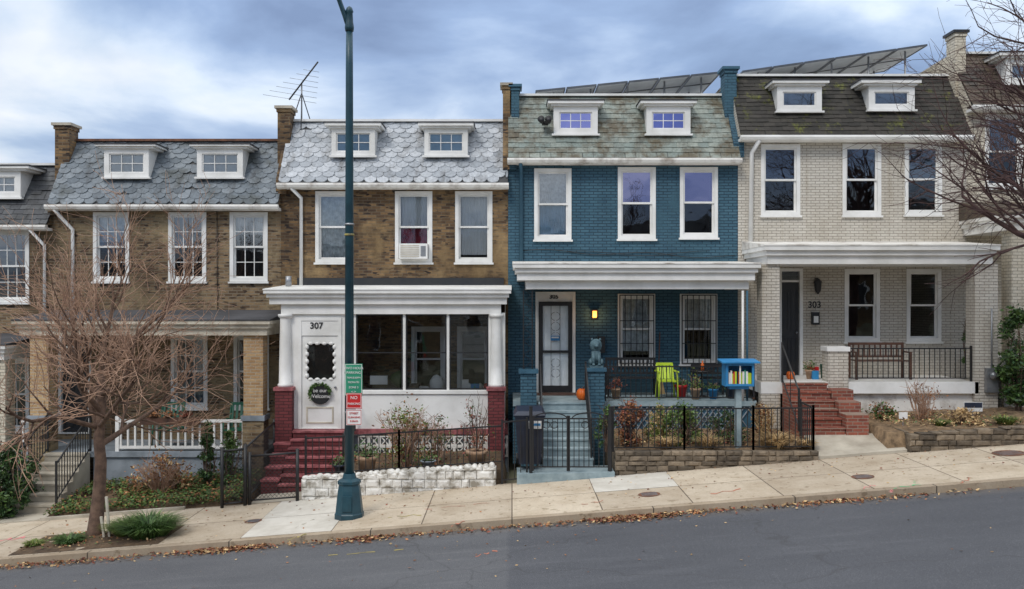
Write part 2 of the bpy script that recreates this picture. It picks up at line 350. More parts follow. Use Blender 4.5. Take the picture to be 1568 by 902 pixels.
def dormer(o,px0,px1,py0,py1,cpx0,cpx1,cpy0,ztop,y=W+.08,grid=(3,2),gl=GLU,trim=WHITE,blind=None,fw=.14):
    x0,x1,z0,z1=X(px0,y),X(px1,y),Z(py1,y),Z(py0,y)
    d=o['dormers']; yb=y+.80
    d.box(x0,x0+.03,y+.05,yb,z0+.02,z1,trim); d.box(x1-.03,x1,y+.05,yb,z0+.02,z1,trim)
    frame(d,x0-.002,x1+.002,z0,z1-.001,y-.02,y+.05,fw,trim,fw*.85)
    d.box(x0-.05,x1+.05,y-.07,y+.04,z0-.05,z0-.003,trim)
    a,b,cc,e=x0+fw,x1-fw,z0+fw*.85,z1-fw
    sash(o,a,b,cc,e,y+.01,gl,*grid,w=.03)
    bm=blind or DARKINT
    o['dormer_interior'].add([(a,y+.055,cc),(b,y+.055,cc),(b,y+.055,e),(a,y+.055,e)],[(0,1,2,3)],bm)
    a,b,t=X(cpx0,y-.14),X(cpx1,y-.14),Z(cpy0,y-.14)
    d.box(a+.08,b-.08,y-.09,yb,z1+.001,z1+.05,trim)
    d.box(a,b,y-.15,yb,z1+.052,t-.03,trim)
    d.box(a-.02,b+.02,y-.17,yb+.02,t-.028,t,ROOFT)
def gutter(o,x0,x1,z,mat,y=W-.25):
    prof=[(y,z+.02),(y-.12,z+.02),(y-.13,z-.03),(y-.10,z-.09),(y-.02,z-.12),(y+.0,z-.12)]
    o['gutter'].yzprism(x0,x1,prof,mat)
    o['soffit'].box(x0+.01,x1-.01,y+.003,W-.003,z-.11,z-.04,mat)
def pier(o,xp0,xp1,fp0,fp1,ze,zt,mat,capm=None):
    m=o['party_wall_pier']; yc=W+.45; d=.48
    m.yzprism(xp0,xp1,[(W-.10,ze-.25),(W-.10,ze+.1),(W+.93,ze+1.62),(W+1.5,ze+1.62),(W+1.5,ze-.25)],mat)
    a,b=X(fp0,yc),X(fp1,yc)
    m.box(a,b,yc,yc+d,ze+.5,zt-.16,mat); m.box(a-.025,b+.025,yc-.025,yc+d+.025,zt-.158,zt-.07,mat)
    m.box(a-.07,b+.07,yc-.06,yc+d+.06,zt-.068,zt,capm or CONC)
    m.box(xp0+.02,xp1-.02,W+1.501,W+9,ze+1.0,ze+1.70,mat)
def railing(m,p0,p1,h,sp=.11,mat=IRON,t=.011,lift=.08,posts=True,rt=.02,finial=False):
    p0=Vector(p0);p1=Vector(p1); L=(p1-p0).length; n=max(1,int(L/sp))
    def bar(a,b,r): m.tube([a,b],r,4,mat,False)
    up=Vector((0,0,h)); lo=Vector((0,0,lift))
    bar(p0+up,p1+up,rt); bar(p0+lo,p1+lo,rt*.8)
    for i in range(n+1):
        q=p0.lerp(p1,i/n); bar(q+lo,q+up+(Vector((0,0,.07)) if finial else Vector((0,0,0))),t)
    if posts:
        for q in (p0,p1): bar(q,q+up+Vector((0,0,.06)),.028)
def steps(o,part,x0,x1,yf,yb,zb,zt,n,mt,mr,zbase=None):
    zbase=zb-.4 if zbase is None else zbase
    run=(yb-yf)/n; rise=(zt-zb)/n
    for i in range(n):
        y0=yf+i*run; y1=y0+run; z=zb+(i+1)*rise
        o[part].box(x0,x1,y0,y1,zbase,z-.04,mr); o[part].box(x0-.01,x1+.01,y0-.025,y1-.026,z-.039,z,mt)
def pipe(o,pts,r=.04,mat=WHITE): o['downspout'].tube(pts,r,8,mat)
def shell(o,x0,x1,zb,zt,mat,ze):
    s=o['side_and_rear_walls']
    a,b=x0+.004,x1-.004; y1=W+9
    s.add([(a,W,zb),(a,y1,zb),(a,y1,ze),(a,W,ze)],[(0,1,2,3)],mat); s.add([(b,W,zb),(b,y1,zb),(b,y1,ze),(b,W,ze)],[(3,2,1,0)],mat)
    s.add([(a,y1,zb),(b,y1,zb),(b,y1,zt-.2),(a,y1,zt-.2)],[(3,2,1,0)],mat)
    i=o['interior']; i.box(a+.02,b-.02,W+3.2,W+3.25,zb,ze,DARKINT)
    zm=(zb+ze)/2; i.box(a+.02,b-.02,W+.15,W+3.2,zm+.25,zm+.45,DARKINT)
    o['flat_roof'].add([(a,W+.85,zt),(b,W+.85,zt),(b,y1,zt-.25),(a,y1,zt-.25)],[(0,1,2,3)],ROOFW)
    for xx in (a,b): o['side_and_rear_walls'].add([(xx,W-.24,ze),(xx,W+.9,zt),(xx,y1,zt-.25),(xx,y1,ze)],[(0,1,2,3)],mat)
    o['attic_floor'].add([(a,W-.2,ze+.01),(b,W-.2,ze+.01),(b,y1,ze+.01),(a,y1,ze+.01)],[(0,1,2,3)],DARKINT)
def mansard(o,x0,x1,pyb,pyt,style,w,ex,mat,trim):
    yb=W-.27; yt=W+.9; zb=Z(pyb,yb); zt=Z(pyt,yt)
    shingles(o['mansard_roof'],x0,x1,yb,zb,yt,zt,style,w,ex,mat)
    o['roof_edge_trim'].box(x0,x1,yt-.10,yt+.12,zt+.003,zt+.06,trim)
    return zb,zt
def porch_roof(o,xa,xb,ztop,zbot,trim,top,yf=20.55,second=None,rise=.18):
    p=o['porch_roof']; h=ztop-zbot
    p.box(xa+.10,xb-.10,yf+.14,W-.003,zbot,zbot+h*.45,trim)
    p.box(xa+.05,xb-.05,yf+.07,W-.003,zbot+h*.45+.002,zbot+h*.72,trim)
    p.box(xa,xb,yf,W-.003,zbot+h*.72+.002,ztop-.02,trim)
    p.yzprism(xa-.01,xb+.01,[(yf-.015,ztop-.018),(yf-.015,ztop+.01),(W-.005,ztop+rise),(W-.005,ztop-.018)],top)
    if second:
        zs=zbot-second
        p.box(xa+.3,xb-.2,yf+.3,yf+.48,zs,zbot-.002,trim)
        p.box(xa+.3,xa+.45,yf+.482,W-.003,zs,zbot-.002,trim); p.box(xb-.35,xb-.2,yf+.482,W-.003,zs,zbot-.002,trim)
# ================================================================ HOUSES
def upper(name,pl,pr,ze_py,zt_py,wm,rm,style,w,ex,wins,dorms,lows,zb,trim=WHITE,gut=WHITE,doors=(),dgrid=(3,2),dgl=GLU,dbl=None,dfw=.14,edge=None):
    x0,x1=X(pl)+.002,X(pr)-.002
    o=O(name,((x0+x1)/2,W,zb)); ops=[]
    for wd in wins: ops.append(window(o,*wd[:4],trim=trim,**wd[4]))
    for wd in lows: ops.append(window(o,*wd[:4],trim=trim,**wd[4]))
    for d in doors: ops.append((X(d[0]),X(d[1]),Z(d[3]),Z(d[2])))
    ze=Z(ze_py,W-.27)
    zb0,zt=mansard(o,x0,x1,ze_py,zt_py,style,w,ex,rm,edge or trim)
    wall(o['front_wall'],x0,x1,zb,ze-.02,W,ops,wm)
    shell(o,x0,x1,zb,zt,wm,ze)
    gutter(o,x0-.02,x1+.02,ze-.03,gut)
    for d in dorms: dormer(o,*d,zt,grid=dgrid,gl=dgl,trim=trim,blind=dbl,fw=dfw)
    return o,x0,x1,ze,zt
def simple_door(o,px0,px1,py0,py1,mat=DARKWOOD,trim=WHITE,y=W,transom=True):
    x0,x1,z0,z1=X(px0,y),X(px1,y),Z(py1,y),Z(py0,y)
    frame(o['door_frame'],x0,x1,z0,z1,y-.03,y+.12,.075,trim,.03)
    a,b=x0+.075,x1-.075; zt=z1-.075
    if transom:
        zt=z1-.34; o['door_frame'].box(a,b,y,y+.08,zt,zt+.05,trim)
        o['window_glass'].add([(a,y+.05,zt+.05),(b,y+.05,zt+.05),(b,y+.05,z1-.075),(a,y+.05,z1-.075)],[(0,1,2,3)],GLL)
    d=o['front_door']; d.box(a,b,y+.06,y+.1,z0+.03,zt,mat)
    h=zt-z0
    for f0,f1 in ((.08,.42),(.5,.92)):
        for s in (0,1):
            xa=a+.05+s*((b-a)/2-.02); xb=xa+(b-a)/2-.09
            frame(d,xa,xb,z0+h*f0,z0+h*f1,y+.045,y+.06,.018,mat)
    d.ell(b-.06,y+.03,z0+h*.47,.025,.03,.025,METAL)
# ---- H1
T3=dict(grid=(3,2)); T3d=dict(grid=(3,2),blind=[(0,1,DIM)])
zf1=.28
o,x0,x1,ze,zt=upper('brick_row_house',80,430,313,217,BRK1,SL1,'hex',.30,.165,
  [(143,198,325,431,dict(grid=(3,2),blind=[(0,.42,LACE)])),(258,316,325,431,T3),(352,410,325,431,dict(grid=(3,2),blind=[(0,.3,BLIND)]))],
  [(160,228,228,271,145,238,219),(302,372,228,271,290,382,219)],
  [(262,318,513,625,T3d),(358,412,513,625,T3)],-1.1,gut=WHITE2,doors=[(90,140,512,664)],dgl=GLL,dbl=BLIND,dfw=.12,edge=RUST)
simple_door(o,90,140,512,664)
pier(o,X(76),X(94),84,106,ze,Z(188,W+.45),BRK2)
pipe(o,[(X(92),W-.3,ze-.12),(X(96),W-.2,ze-.25),(X(113),W-.06,ze-.6),(X(113),W-.06,Z(478))],.045)
porch_roof(o,-11.25,-5.45,Z(490,20.55),Z(514,20.55),CREAM,ROOFT,rise=.2)
for a,b in ((-10.95,-10.53),(-6.10,-5.66)):
    o['porch_columns'].box(a,b,PF-.03,PF+.36,Z(636,PF),Z(514,20.55)-.003,TANCOL)
    o['porch_columns'].box(a-.05,b+.05,PF-.08,PF+.41,Z(644,PF),Z(636,PF)-.002,PCHB)
    o['porch_columns'].box(a-.02,b+.02,PF-.05,PF+.38,-1.1,Z(644,PF)-.002,BRK1)
o['porch_floor'].box(-11.3,-5.6,PF,W-.002,zf1-.12,zf1,PCHB)
o['porch_base'].box(-9.55,-6.12,PF+.06,PF+.2,-1.1,zf1-.122,PCHB); o['porch_base'].box(-11.28,-10.97,PF+.06,PF+.2,-1.1,zf1-.122,PCHB)
steps(o,'front_steps',-10.5,-9.6,19.2,PF-.002,gz(-10)+.02,zf1,6,CONC,CONC)
railing(o['step_railing'],(-9.57,19.2,gz(-10)+.2),(-9.57,20.75,zf1+.02),.85,.13)
railing(o['step_railing'],(-10.53,19.2,gz(-10)+.2),(-10.53,20.75,zf1+.02),.85,.13)
r=o['porch_railing']
def wrail(r,xa,xb,y,z0,h):
    r.box(xa,xb,y-.045,y+.045,z0+h-.06,z0+h,WHITE); r.box(xa,xb,y-.03,y+.03,z0+.06,z0+.12,WHITE)
    n=int((xb-xa)/.16)
    for i in range(n+1):
        xx=xa+.03+(xb-xa-.06)*i/n; r.box(xx-.02,xx+.02,y-.02,y+.02,z0+.122,z0+h-.062,WHITE)
wrail(r,-8.97,-6.12,PF+.1,zf1,.72)
r.box(-9.05,-8.97,PF+.05,PF+.15,zf1,zf1+.8,WHITE)
r.box(-8.45,-7.1,PF-.06,PF+.04,zf1+.62,zf1+.78,BROWN)
wrail(r,-11.2,-10.98,PF+.1,zf1,.72)
o['cables'].tube([(X(333),W-.03,Z(322)),(X(333),W-.03,Z(400)),(X(334),W-.03,Z(474))],.010,4,IRON)
o.done()
# ---- H0
o,x0,x1,ze,zt=upper('brick_row_house',-272,80,344,254,BRK1,SL0,'rect',.25,.16,
  [(-222,-165,352,463,T3),(-107,-50,352,463,T3),(-12,45,352,463,T3)],
  [(-188,-120,262,302,-200,-108,252),(-36,32,262,302,-48,44,252)],
  [(-100,-44,548,660,T3),(-12,45,548,660,T3)],-1.8,gut=WHITE2,dgl=GLL,dbl=BLIND)
pier(o,X(-275),X(-255),-262,-240,ze,Z(226,W+.45),BRK2)
pipe(o,[(X(55),W-.3,ze-.12),(X(70),W-.06,ze-.5),(X(70),W-.06,Z(520))],.04)
porch_roof(o,-17,-11.4,Z(528,20.55),Z(552,20.55),WHITE,ROOFT)
o['porch_floor'].box(-17,-11.45,PF,W-.002,-.34,-.21,PCHB); o['porch_base'].box(-15.8,-11.45,PF+.06,PF+.2,-1.8,-.342,PCHB)
for a,b in ((-16.8,-16.4),(-11.9,-11.5)): o['porch_columns'].box(a,b,PF-.05,PF+.36,-1.8,Z(552,20.55)-.003,CREAMB)
wrail(o['porch_railing'],-15.5,-11.92,PF+.1,-.21,.75)
o.done()
# ---- H2
zf2=.80
o,x0,x1,ze,zt=upper('brick_row_house',430,778,280,187,BRK2,SL2,'scallop',.30,.165,
  [(483,537,293,402,dict(grid=(1,1),blind=[(0,1,LACE)])),(605,662,293,402,dict(blind=[(0,.5,BLIND),(.5,.8,REDCUR)],gu=GLL)),(697,754,293,402,dict(blind=[(0,.93,BLIND)],gu=GLL))],
  [(508,574,197,238,497,583,186),(650,716,197,238,640,725,186)],
  [(630,682,500,600,{}),(700,750,500,600,{})],-.6,gut=WHITE2,trim=WHITE,dgrid=(3,2),dgl=GLL,dbl=BLINDB,dfw=.11)
pier(o,X(424),X(440),425,444,ze,Z(162,W+.45),BRK2)
pipe(o,[(X(450),W-.3,ze-.12),(X(462),W-.06,ze-.35),(X(462),W-.06,Z(440))],.045)
ac=o['window_air_conditioner']; a,b,z0,z1=X(613),X(656),Z(398),Z(374)
ac.box(a,b,W-.3,W+.1,z0+.02,z1,WHITE)
for i in range(7): zz=z0+.06+i*.045; ac.box(a+.04,b-.2,W-.312,W-.301,zz,zz+.018,CREAM)
ac.box(b-.16,b-.04,W-.312,W-.301,z0+.08,z1-.06,METAL)
zt2,zb2=Z(443,20.55),Z(466,20.55)
porch_roof(o,X(403,20.55),-.02,zt2,zb2,WHITE,WHITE,rise=.12)
o['porch_roof'].box(-5.25,-.25,PF-.02,PF+.2,Z(481,PF),zb2-.003,WHITE)
o['roof_flashing'].box(-5.3,-.2,W-.05,W-.006,zt2+.10,zt2+.30,DARKWOOD)
o['roof_vent'].tube([(-5.28,21.6,zt2+.08),(-5.28,21.6,zt2+.32)],.07,10,METAL)
for cx,zb_ in ((-5.3+.14,.80),(X(760,PF),.80)):
    zc0=Z(592,PF); zc1=Z(481,PF)
    o['porch_columns'].lathe(cx,PF+.02,[(.17,zc0),(.17,zc0+.06),(.145,zc0+.08),(.14,zc0+.5),(.118,zc1-.12),(.118,zc1-.1),(.15,zc1-.07),(.165,zc1-.05),(.165,zc1)],16,WHITE)
    o['porch_column_pedestals'].box(cx-.22,cx+.22,PF-.2,PF+.24,zc0-.08,zc0-.003,MARP)
    o['porch_column_pedestals'].box(cx-.19,cx+.19,PF-.17,PF+.21,-.6,zc0-.082,MAROON)
ye=PF+.05; e=o['enclosed_porch_wall']
ops=[(X(457,ye),X(523,ye),zf2,Z(486,ye)),(X(545,ye),X(617,ye),Z(597,ye),Z(481,ye)),(X(621,ye),X(684,ye),Z(597,ye),Z(481,ye)),(X(688,ye),X(748,ye),Z(597,ye),Z(481,ye))]
wall(e,-5.2,-.16,zf2,Z(479,ye),ye,ops,WHITE,.08)
e.add([(-.16,ye,zf2),(-.16,W-.003,zf2),(-.16,W-.003,zb2),(-.16,ye,zb2)],[(0,1,2,3)],WHITE)
e.add([(-5.2,ye,zf2),(-5.2,W-.003,zf2),(-5.2,W-.003,zb2),(-5.2,ye,zb2)],[(0,1,2,3)],WHITE)
e.box(X(540,ye),-.2,ye-.04,ye-.003,Z(603,ye),Z(598,ye),WHITE)
for q in ops[1:]:
    frame(o['porch_window_frames'],q[0],q[1],q[2],q[3],ye+.01,ye+.05,.035,IRON)
    o['window_glass'].add([(q[0],ye+.03,q[2]),(q[1],ye+.03,q[2]),(q[1],ye+.03,q[3]),(q[0],ye+.03,q[3])],[(0,1,2,3)],GLD)
    o['porch_window_frames'].box(q[0]+.036,q[1]-.036,ye+.02,ye+.045,(q[2]+q[3])/2-.03,(q[2]+q[3])/2-.005,IRON)
o['porch_contents'].box(-3.25,-2.85,ye+.08,ye+.1,1.80,2.0,BLIND)
o['porch_contents'].box(-1.3,-.5,ye+.3,ye+.8,zf2,1.65,REDCUR); o['porch_contents'].box(-2.9,-2.2,ye+.4,ye+.9,zf2,1.75,BROWN)
o['porch_contents'].ell(-1.75,ye+.4,1.75,.2,.15,.25,BLIND,8,6,.15); o['porch_contents'].ell(-2.6,ye+.35,1.9,.22,.15,.2,LEAFG,8,6,.3)
o['porch_contents'].box(-1.15,-1.0,ye+.2,ye+.3,1.6,1.9,WHITE); o['porch_contents'].box(-.95,-.75,ye+.2,ye+.3,1.6,1.8,SKYB)
for k in range(4): o['porch_contents'].ell(-.6-.13*k,ye+.25,1.72,.06,.06,.1,(REDS,CREAM,GRNS,WHITE)[k],8,6)
a,b,z0,z1=ops[0]; frame(o['door_frame'],a,b,z0,z1,ye-.035,ye+.06,.075,WHITE,.02)
zt_=Z(514,ye); o['door_frame'].box(a+.075,b-.075,ye-.02,ye+.05,zt_,z1-.075,WHITE)
d=o['front_door']; da,db=a+.08,b-.08
wa,wb,wz0,wz1=X(470,ye),X(512,ye),Z(581,ye),Z(526,ye)
d.box(da,wa,ye+.0,ye+.04,z0+.02,zt_-.01,WHITE); d.box(wb,db,ye,ye+.04,z0+.02,zt_-.01,WHITE); d.box(wa,wb,ye,ye+.04,z0+.02,wz0,WHITE); d.box(wa,wb,ye,ye+.04,wz1,zt_-.01,WHITE)
d.add([(wa,ye+.03,wz0),(wb,ye+.03,wz0),(wb,ye+.03,wz1),(wa,ye+.03,wz1)],[(0,1,2,3)],GLD); d.box(wa,wb,ye+.15,ye+.16,wz0,wz1,DARKINT)
for k in range(5):
    zz=wz0+(wz1-wz0)*(k+.5)/5
    for xx in (wa,wb): d.lathe(xx,ye+.01,[(.0,zz-.06),(.035,zz-.04),(.045,zz),(.035,zz+.04),(.0,zz+.06)],8,WHITE)
for k in range(4):
    xx=wa+(wb-wa)*(k+.5)/4
    for zz in (wz0,wz1): d.ell(xx,ye+.01,zz,.06,.03,.04,WHITE,8,6)
d.ell(db-.06,ye-.03,z0+.95,.03,.035,.03,METAL)
frame(d,da+.1,db-.1,z0+.12,z0+.5,ye-.014,ye-.001,.035,CREAM)
o['porch_floor'].box(-5.3,-.1,PF-.03,W-.002,zf2-.12,zf2-.002,MARP)
pb=o['porch_base']; pb.box(-3.6,-.1,PF+.08,PF+.2,-.6,zf2-.121,PCHB)
xx=-3.5
while xx<-.25:
    for j in range(2):
        z=.17+j*.24
        frame(pb,xx,xx+.24,z,z+.235,PF-.01,PF+.07,.028,WHITE2)
        pb.hexa([(xx+.03,PF,z+.03),(xx+.06,PF,z+.03),(xx+.06,PF+.06,z+.03),(xx+.03,PF+.06,z+.03),(xx+.18,PF,z+.2),(xx+.21,PF,z+.2),(xx+.21,PF+.06,z+.2),(xx+.18,PF+.06,z+.2)],WHITE2)
        pb.hexa([(xx+.18,PF+.002,z+.03),(xx+.21,PF+.002,z+.03),(xx+.21,PF+.058,z+.03),(xx+.18,PF+.058,z+.03),(xx+.03,PF+.002,z+.2),(xx+.06,PF+.002,z+.2),(xx+.06,PF+.058,z+.2),(xx+.03,PF+.058,z+.2)],WHITE2)
    xx+=.243
steps(o,'front_steps',-4.92,-3.62,19.25,PF-.035,gz(-4.3),zf2-.01,7,MARP,MAROON)
for i in range(4):
    y0=19.3+i*.36; o['front_steps'].box(-5.3,-4.95,y0,y0+.358,-.8,-.1+i*.2,MAROON); o['front_steps'].box(-5.32,-4.935,y0-.01,y0+.34,-.098+i*.2,-.06+i*.2,MARP)
o['front_steps'].box(-3.6,-3.45,19.3,20.76,-.6,.22,MAROON)
railing(o['step_railing'],(-3.56,19.3,.1),(-3.56,20.7,zf2-.03),.75,.6)
o.text('307',.2,(X(485,ye),ye-.03,Z(499,ye)),IRON)
o.done()
wr=O('welcome_wreath',(X(491,ye),ye-.06,Z(603,ye))); cx,cz=X(491,ye),Z(603,ye)
wr['sign_disc'].tube([(cx,ye-.03,cz),(cx,ye-.06,cz)],.235,28,IRON,False)
for i in range(300):
    a=random.gauss(2.6,.5) if random.random()<.6 else random.gauss(.7,.4); r=random.uniform(.2,.27); p=Vector((cx+r*math.cos(a),ye-.07+random.uniform(-.04,.02),cz+r*math.sin(a)))
    u=Vector((random.uniform(-1,1),random.uniform(-1,1),random.uniform(-1,1))).normalized()*.035; v=u.orthogonal().normalized()*.015
    wr['greenery'].add([p-u,p+v,p+u,p-v],[(0,1,2,3)],LEAFG)
wr.text('be our',.12,(cx,ye-.075,cz+.08),WHITE,'lettering'); wr.text('Welcome',.12,(cx,ye-.075,cz-.05),WHITE,'lettering')
wr.done()
# ---- H3 blue
zf3=1.44
o,x0,x1,ze,zt=upper('blue_row_house',778,1130,242,148,BLUE,SL3,'rect',.26,.165,
  [(818,875,258,367,dict(blind=[(0,.5,LACE),(.5,1,BLINDB)],gu=GLU)),(946,1004,256,366,dict(gu=GLP)),(1041,1099,256,364,dict(gu=GLP))],
  [(848,915,163,205,839,925,152),(990,1057,163,205,981,1067,152)],
  [(946,1003,450,558,dict(bars=True,blind=[(0,.85,LACE)])),(1041,1098,450,558,dict(bars=True,blind=[(0,.5,LACE)]))],0.2,gut=WHITE2,doors=[(820,881,447,602)],dgrid=(3,2),dgl=GLDP)
pier(o,X(770),X(780),770,781,ze,Z(127,W+.45),BRK2)
pier(o,X(780)+.004,X(791),783,795,ze,Z(129,W+.45),BLUE,BLUET)
pier(o,X(1122),X(1138),1110,1128,ze+.3,Z(102,W+.45),BLUE,BLUET)
pipe(o,[(X(797),W-.3,ze-.12),(X(798),W-.07,ze-.3),(X(798),W-.07,Z(404))],.045,BLUET)
a,b,z0,z1=X(820),X(881),Z(602),Z(447)
frame(o['door_frame'],a,b,z0,z1,W-.03,W+.12,.075,WHITE,.03)
zt_=Z(462); o['door_frame'].box(a+.075,b-.075,W-.01,W+.1,zt_,z1-.075,WHITE)
o['front_door'].box(a+.08,b-.08,W+.02,W+.06,z0+.03,zt_-.01,plain('pale_door',c(236,242,244),c(216,224,226),3,.5))
g=o['security_door']; ga,gb=a+.08,b-.08; frame(g,ga,gb,z0+.03,zt_-.003,W-.06,W-.02,.10,IRON,.16)
n=3
for i in range(1,n):
    xx=ga+.08+(gb-ga-.16)*i/n; g.box(xx-.005,xx+.005,W-.05,W-.040,z0+.19,zt_-.09,IRON)
g.box(ga+.09,gb-.09,W-.055,W-.028,z0+1.0,z0+1.06,IRON)
cx=(ga+gb)/2
for zc in (z0+.5,z0+.75,z0+1.4,z0+1.65,z0+1.9):
    for s in (-1,1):
        pts=[(cx+s*(.02+.09*abs(math.sin(t))),W-.06,zc+.1*math.cos(t)) for t in [q*math.pi/8 for q in range(9)]]; g.tube(pts,.006,4,IRON,False)
g.box(cx-.12,cx+.1,W-.07,W-.062,z0+1.3,z0+1.42,SKYB); g.box(cx-.1,cx+.08,W-.072,W-.0705,z0+1.36,z0+1.40,WHITE)
o['door_mat'].box(a,b,W-.7,W-.15,zf3+.002,zf3+.02,BROWN)
o.text('305',.15,(X(848),W-.02,Z(454.5)),IRON)
porch_roof(o,.02,5.60,Z(403,20.55),Z(429,20.55),WHITE,WHITE2,second=.2,rise=.12)
o['porch_floor'].box(.02,5.56,PF-.02,W-.002,zf3-.12,zf3,CONCB)
o['porch_base'].box(2.1,5.56,PF+.05,PF+.2,.2,zf3-.122,BLUET); o['porch_base'].box(.02,.58,PF+.05,PF+.2,0,zf3-.122,BLUE)
L=o['porch_lattice']; xx=2.15
while xx<5.1:
    L.hexa([(xx,PF,.75),(xx+.025,PF,.75),(xx+.025,PF+.02,.75),(xx,PF+.02,.75),(xx+.4,PF,1.3),(xx+.425,PF,1.3),(xx+.425,PF+.02,1.3),(xx+.4,PF+.02,1.3)],PCHB)
    L.hexa([(xx+.4,PF+.022,.75),(xx+.425,PF+.022,.75),(xx+.425,PF+.04,.75),(xx+.4,PF+.04,.75),(xx,PF+.022,1.3),(xx+.025,PF+.022,1.3),(xx+.025,PF+.04,1.3),(xx,PF+.04,1.3)],PCHB); xx+=.13
for a,b,zt_ in ((.19,.55,Z(565,PF)),(1.71,2.08,Z(562,PF))):
    o['porch_pedestals'].box(a,b,PF-.3,PF+.06,0,zt_-.08,BLUE); o['porch_pedestals'].box(a-.04,b+.04,PF-.34,PF+.1,zt_-.079,zt_,BLUET)
for s in (-.1,.1): o['iron_posts'].tube([(.36+s,PF,zf3),(.36+s,PF,Z(445,PF))],.018,4,IRON,False)
for k in range(8):
    zz=zf3+.15+k*.3; o['iron_posts'].tube([(.26,PF,zz),(.46,PF,zz+.15),(.26,PF,zz+.3)],.008,4,IRON,False)
o['iron_posts'].tube([(5.25,PF,zf3),(5.25,PF,Z(445,PF))],.03,6,WHITE); o['iron_posts'].tube([(5.35,PF,zf3),(5.35,PF,Z(445,PF))],.025,6,BLUET)
steps(o,'front_steps',.6,1.69,19.1,PF-.025,.27,zf3-.005,7,CONCB,CONCB)
o['entry_platform'].slopebox(.1,2.06,18.32,19.07,-.4,-.3,.25,.29,CONCB)
railing(o['porch_railing'],(2.12,PF+.0,zf3),(5.5,PF+.0,zf3),.78,.115)
railing(o['step_railing'],(.64,19.15,.42),(.64,20.6,zf3+.05),.8,.14); railing(o['step_railing'],(1.66,19.15,.42),(1.66,20.6,zf3+.05),.8,.14)
o['cables'].tube([(X(800)+k*.35,W-.03,Z(384)+.05*math.sin(k*.9)-.01*k) for k in range(16)],.010,4,IRON)
o['cables'].tube([(X(870)+k*.35,W-.035,Z(388)+.06*math.sin(k*.7+1)) for k in range(11)],.008,4,IRON)
f=o['flood_light']; f.box(X(830),X(840),W-.0,W+.2,Z(190),Z(185),IRON)
for px in (830,841): f.tube([(X(px),W-.0,Z(187)),(X(px)-.03,W-.16,Z(184))],[.05,.09],10,IRON)
l=o['porch_lantern']; lx,lz=X(910),Z(481); l.box(lx-.07,lx+.07,W-.06,W-.003,lz-.12,lz+.12,IRON); l.box(lx-.05,lx+.05,W-.13,W-.062,lz-.08,lz+.08,BULB); l.box(lx-.08,lx+.08,W-.16,W-.061,lz+.081,lz+.11,IRON)
o['mailbox'].box(X(915),X(926),W-.12,W-.003,Z(540),Z(515),IRON)
o.done()
# ---- H4
zf4=1.87
o,x0,x1,ze,zt=upper('grey_row_house',1130,1480,207,118,GREYB,SL4,'rect',.3,.14,
  [(1165,1225,221,330,{}),(1290,1349,220,330,{}),(1385,1442,220,329,{})],
  [(1190,1258,132,170,1183,1270,121),(1330,1400,132,168,1319,1411,120)],
  [(1293,1347,412,523,dict(gu=GLL)),(1388,1441,412,523,dict(gu=GLL))],0.6,gut=WHITE,doors=[(1192,1229,411,578)],dgrid=(1,1),dgl=GLU,dbl=DIM)
simple_door(o,1192,1229,411,578)
pier(o,X(1462),X(1480),1463,1479,ze,Z(46,W+.45),CREAMB,IRON)
pipe(o,[(X(1158),W-.3,ze-.12),(X(1150),W-.07,ze-.4),(X(1148),W-.07,Z(376))],.055)
porch_roof(o,5.68,10.98,Z(375,20.55),Z(404,20.55),WHITE,WHITE2,rise=.2)
for a,b in ((5.68,6.08),(X(1492,PF),X(1527,PF))): o['porch_columns'].box(a,b,PF-.03,PF+.4,zf4 if a<6 else .6,Z(404,20.55)-.003,GREYB)
o['porch_floor'].box(5.66,10.6,PF-.03,W-.002,zf4-.26,zf4,WHITE)
o['porch_base'].box(7.6,11.1,PF+.1,PF+.2,.6,zf4-.262,WHITE2); o['porch_base'].box(5.66,6.1,PF-.02,PF+.2,.3,zf4-.262,GREYB)
p=o['porch_pedestal']; a,b=X(1267,PF),X(1298,PF); p.box(a,b,PF-.05,PF+.35,zf4-.2,Z(538,PF),GREYB); p.box(a-.03,b+.03,PF-.08,PF+.38,Z(538,PF)+.002,Z(531,PF),WHITE)
steps(o,'front_steps',6.14,7.08,19.45,PF-.035,.86,zf4-.002,6,REDBRK,REDBRK)
for i in range(3): o['front_steps'].box(7.1,7.58,19.42+i*.44,19.42+i*.44+.438,.4,1.30+i*.22,REDBRK)
railing(o['step_railing'],(6.12,19.5,.95),(6.12,20.7,zf4),.85,.6)
railing(o['porch_railing'],(b+.02,PF+.1,zf4),(X(1490,PF),PF+.1,zf4),.76,.115)
l=o['porch_lantern']; lx,lz=X(1249),Z(438); l.lathe(lx,W-.16,[(.02,lz-.2),(.07,lz-.12),(.09,lz+.08),(.11,lz+.09),(.03,lz+.18)],8,IRON); l.box(lx-.03,lx+.03,W-.12,W-.003,lz-.05,lz+.2,IRON)
o['mailbox'].box(X(1242),X(1253),W-.1,W-.003,Z(497),Z(478),IRON); o['mailbox'].box(X(1244),X(1251),W-.11,W-.101,Z(494),Z(484),WHITE)
o.text('303',.22,(X(1247),W-.012,Z(467)),IRON)
em=o['electric_meter']; ex,ez=X(1515,PF),Z(580,PF); em.box(ex-.13,ex+.13,PF-.15,PF-.032,ez-.3,ez+.25,METAL); em.tube([(ex,PF-.15,ez+.08),(ex,PF-.24,ez+.08)],.09,14,METAL); em.tube([(ex,PF-.1,ez+.25),(ex,PF-.1,ez+1.6)],.02,6,METAL)
o.done()
